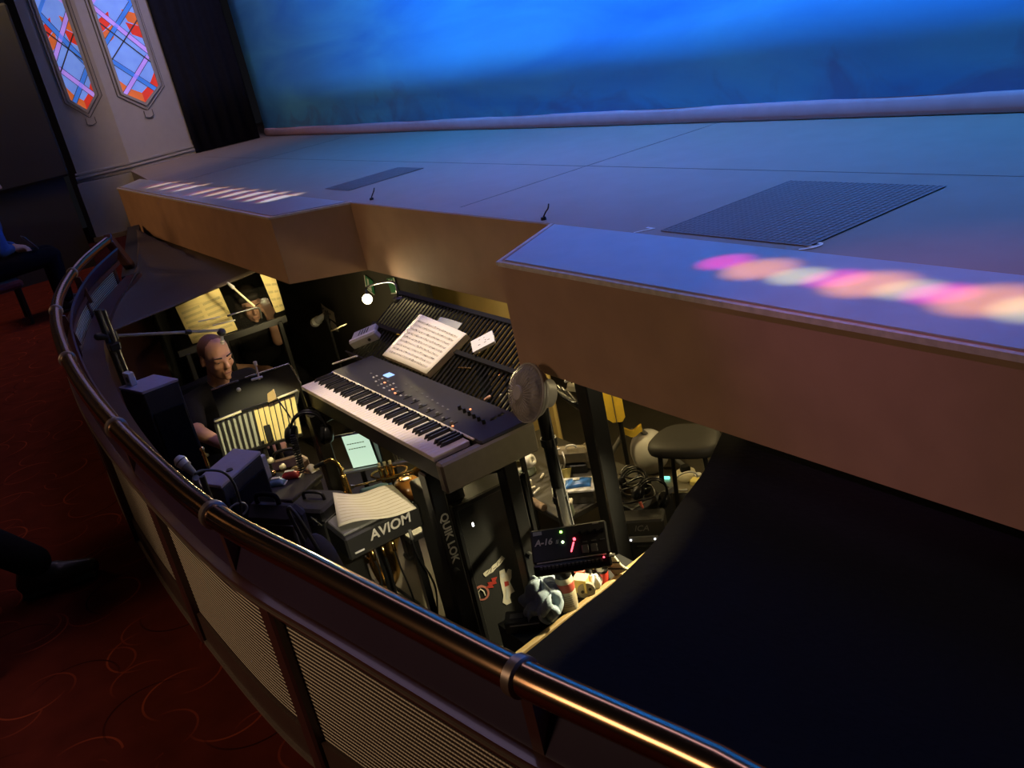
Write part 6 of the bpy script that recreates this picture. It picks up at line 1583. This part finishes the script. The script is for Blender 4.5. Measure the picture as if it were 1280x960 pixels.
chair('dark red seat under the audience member in blue', loc, rz3, seat3-.005, M['seat_red'], 'theatre_seat')
# seated person whose leg reaches into the picture at the left
rz4 = PI-.25; R4 = Matrix.Rotation(rz4, 3, 'Z'); loc = V((-3.02, -.82, 0)); seat4 = .45
L4 = lambda p: R4.transposed() @ (V(p)-loc)
seated('person', 'person in black trousers and black shoes stretching a leg across the red carpet at left', loc, rz4, seat4, M['skin'], M['tshirt'], M['jeans'], M['shoe'], head_pitch=.1, lean=.0, sleeves='long', hair=M['hair'],
       knees=[L4((-3.32, -.36, .50)), L4((-2.98, -.30, .52))], ankles=[L4((-3.27, -.03, .095)), L4((-2.9, -.42, .095))])
chair('dark red seat under the person in black trousers', loc, rz4, seat4-.005, M['seat_red'], 'theatre_seat')
K_CYC=.36; K_WASH=.22; K_HOUSE=.5; K_SPOT=1.; K_PIT=1.
# ================================================================ LIGHT
def area(name, loc, tgt, size, col, power, sy=None, spread=180):
    l = bpy.data.lights.new(name, 'AREA'); l.energy = power; l.color = col; l.size = size; l.spread = math.radians(spread)
    if sy: l.shape = 'RECTANGLE'; l.size_y = sy
    o = bpy.data.objects.new(name, l); C.objects.link(o); o.location = loc
    o.rotation_euler = (V(tgt)-V(loc)).to_track_quat('-Z', 'Y').to_euler(); return o
def spot(name, loc, tgt, rad, col, power, blend=.6, r=.01):
    l = bpy.data.lights.new(name, 'SPOT'); l.energy = power; l.color = col; l.shadow_soft_size = r
    d = (V(tgt)-V(loc)); l.spot_size = 2*math.atan(rad/d.length); l.spot_blend = blend
    o = bpy.data.objects.new(name, l); C.objects.link(o); o.location = loc
    o.rotation_euler = d.to_track_quat('-Z', 'Y').to_euler(); return o
def point(name, loc, col, power, r=.03):
    l = bpy.data.lights.new(name, 'POINT'); l.energy = power; l.color = col; l.shadow_soft_size = r
    o = bpy.data.objects.new(name, l); C.objects.link(o); o.location = loc; return o
# blue wash on the backcloth from the fly bar
for i, x in enumerate((-8.7, -6.6, -4.4, -2.2, .6)):
    area('cyc_light', (x, 2.5, 4.3), (x, 3.83, 1.25 if x > -9 else 2.0), .5, (.006, .30, 1.), (30, 100, 125, 110, 115)[i]*K_CYC, spread=75)
area('stage_wash', (-4.2, 3.1, 5.), (-4.2, 2.9, .6), 2.2, (.6, .3, 1.), 40*K_WASH, .6, spread=60)
area('lavender_wash', (-9.9, 3.55, 3.9), (-11.2, 2.7, 1.3), .4, (.66, .58, 1.), 9, spread=90)
area('rail_glint_strip', (-3.6, 2.6, 4.6), (-3.2, .4, .6), 11., (.78, .62, 1.), 30, .5, spread=120)  # unseen strip added to draw a pale highlight along the handrail
# dim warm house light
area('house_light', (-8.5, -2.6, 3.6), (-8.2, 1.8, .6), 1.2, (1., .55, .24), 60*K_HOUSE, spread=110)
area('house_light', (-2.5, -3.4, 2.6), (-2.2, .3, .25), 1.2, (1., .66, .4), 22*K_HOUSE, spread=80)
# pools of coloured light on the apron lids
MAG, ORA, PAL = (1, .01, .36), (1, .36, .0), (.8, .75, .25)
for (px, py, col, rx, pw) in ((908, 329, MAG, .11, 30), (950, 338, ORA, .14, 34), (1000, 347, PAL, .11, 26), (1045, 350, MAG, .11, 26), (1086, 357, ORA, .15, 34),
        (1138, 364, PAL, .11, 22), (1176, 369, MAG, .11, 28), (1236, 377, ORA, .16, 34), (1300, 388, PAL, .13, 26)):
    t = W(px, py, z=STG); spot('apron_spot', (t.x-1.0, t.y-.8, STG+2.0), t, rx*.82, col, pw*22*K_SPOT, 1.)
spot('apron_halo', (-2.2, .6, 3.4), (-1.35, 1.86, STG), .62, (.85, .3, .8), 130*K_SPOT, 1.)
for (x0_, y0_, n_) in ((186, 229.5, 4), (262, 239, 6)):
    for i in range(n_):
        t = W(x0_+i*17.8, y0_+i*1.75, z=STG); t2 = W(x0_+i*17.8-9, y0_+i*1.75+.2, z=STG)
        spot('apron_spot', (t.x-.9, t.y-2.4, STG+1.5), t, .085, (1, .62+.06*i, .3+.09*i), 1500*K_SPOT, .8)
        spot('apron_spot', (t.x-.9, t.y-2.4, STG+1.5), t2, .09, (1, .05, .03), 420*K_SPOT, 1.)
LAMP = W(459, 374, y=1.9)
spot('desk_lamp_light', LAMP+V((.03, -.022, .0)), LAMP+V((.8, -.5, -.35)), .9, (1., .78, .38), 60*K_PIT, .5, .02)
point('pit_work_light', (-3.55, 2.25, .12), (1., .78, .34), 13*K_PIT, .05)
point('pit_rear_light', (-2.9, 3.1, .1), (1., .78, .36), 9*K_PIT, .05)
point('panel_fill', (-5.3, 1.85, -.05), (1., .82, .42), 2.6*K_PIT, .03)  # unseen lamp added to brighten the masking panel
spot('piano_fill', (-3.2, .9, 4.3), (-3.45, 1.5, .1), .62, (1., .80, .56), 900*K_PIT, .6, .05)  # unseen overhead spot added to brighten the keys and the score
point('face_fill', (-4.52, 1.2, .16), (1., .74, .4), 1.5*K_PIT, .02)  # fill added close to the man's face, apart from the clip lamp
spot('mixer_fill', (-2.35, .9, .15), (-3.2, 1.12, -.34), .26, (1., .86, .55), 30*K_PIT, .6, .02)  # unseen spot added to lift the AVIOM lettering
area('house_light', (-8.9, .95, 3.6), (-11.35, 2.0, .9), .4, (1., .68, .36), 16*K_HOUSE, spread=70)
spot('page_fill', (-3.7, .95, .42), (-4.17, 1.03, -.08), .26, (1., .85, .45), 26*K_PIT, .5, .02)  # unseen spot added in front to light the slatted stand's pages
point('rack_light', (-2.0, 2.3, .12), (1., .84, .5), 8*K_PIT, .03)
spot('riser_light', (-2.45, 2.3, .12), (-2.66, 1.6, -.6), .5, (1., .86, .5), 150*K_PIT, .6, .02)
spot('player_fill', (-5.25, 1.75, .22), (-6.15, 1.58, .08), .42, (1., .8, .4), 26*K_PIT, .6, .03)  # unseen spot added to brighten the player and pages behind the perspex
# camera
cd = bpy.data.cameras.new('camera'); cam = bpy.data.objects.new('camera', cd); C.objects.link(cam)
cd.sensor_width = 36; cd.sensor_fit = 'HORIZONTAL'; cd.lens = F/1280*36; cd.clip_start = .02
R3 = Matrix((MR, MU, -MF)).transposed()
cam.matrix_world = Matrix.Translation(CAM) @ R3.to_4x4()
sc = bpy.context.scene; sc.camera = cam
w = bpy.data.worlds.new('world'); sc.world = w; w.use_nodes = True
w.node_tree.nodes['Background'].inputs[0].default_value = (.6, .6, .8, 1); w.node_tree.nodes['Background'].inputs[1].default_value = .006
sc.view_settings.view_transform = 'Standard'; sc.view_settings.look = 'None'; sc.view_settings.exposure = 0; sc.view_settings.gamma = 1
sc.view_settings.use_curve_mapping = False
sc.cycles.max_bounces = 6
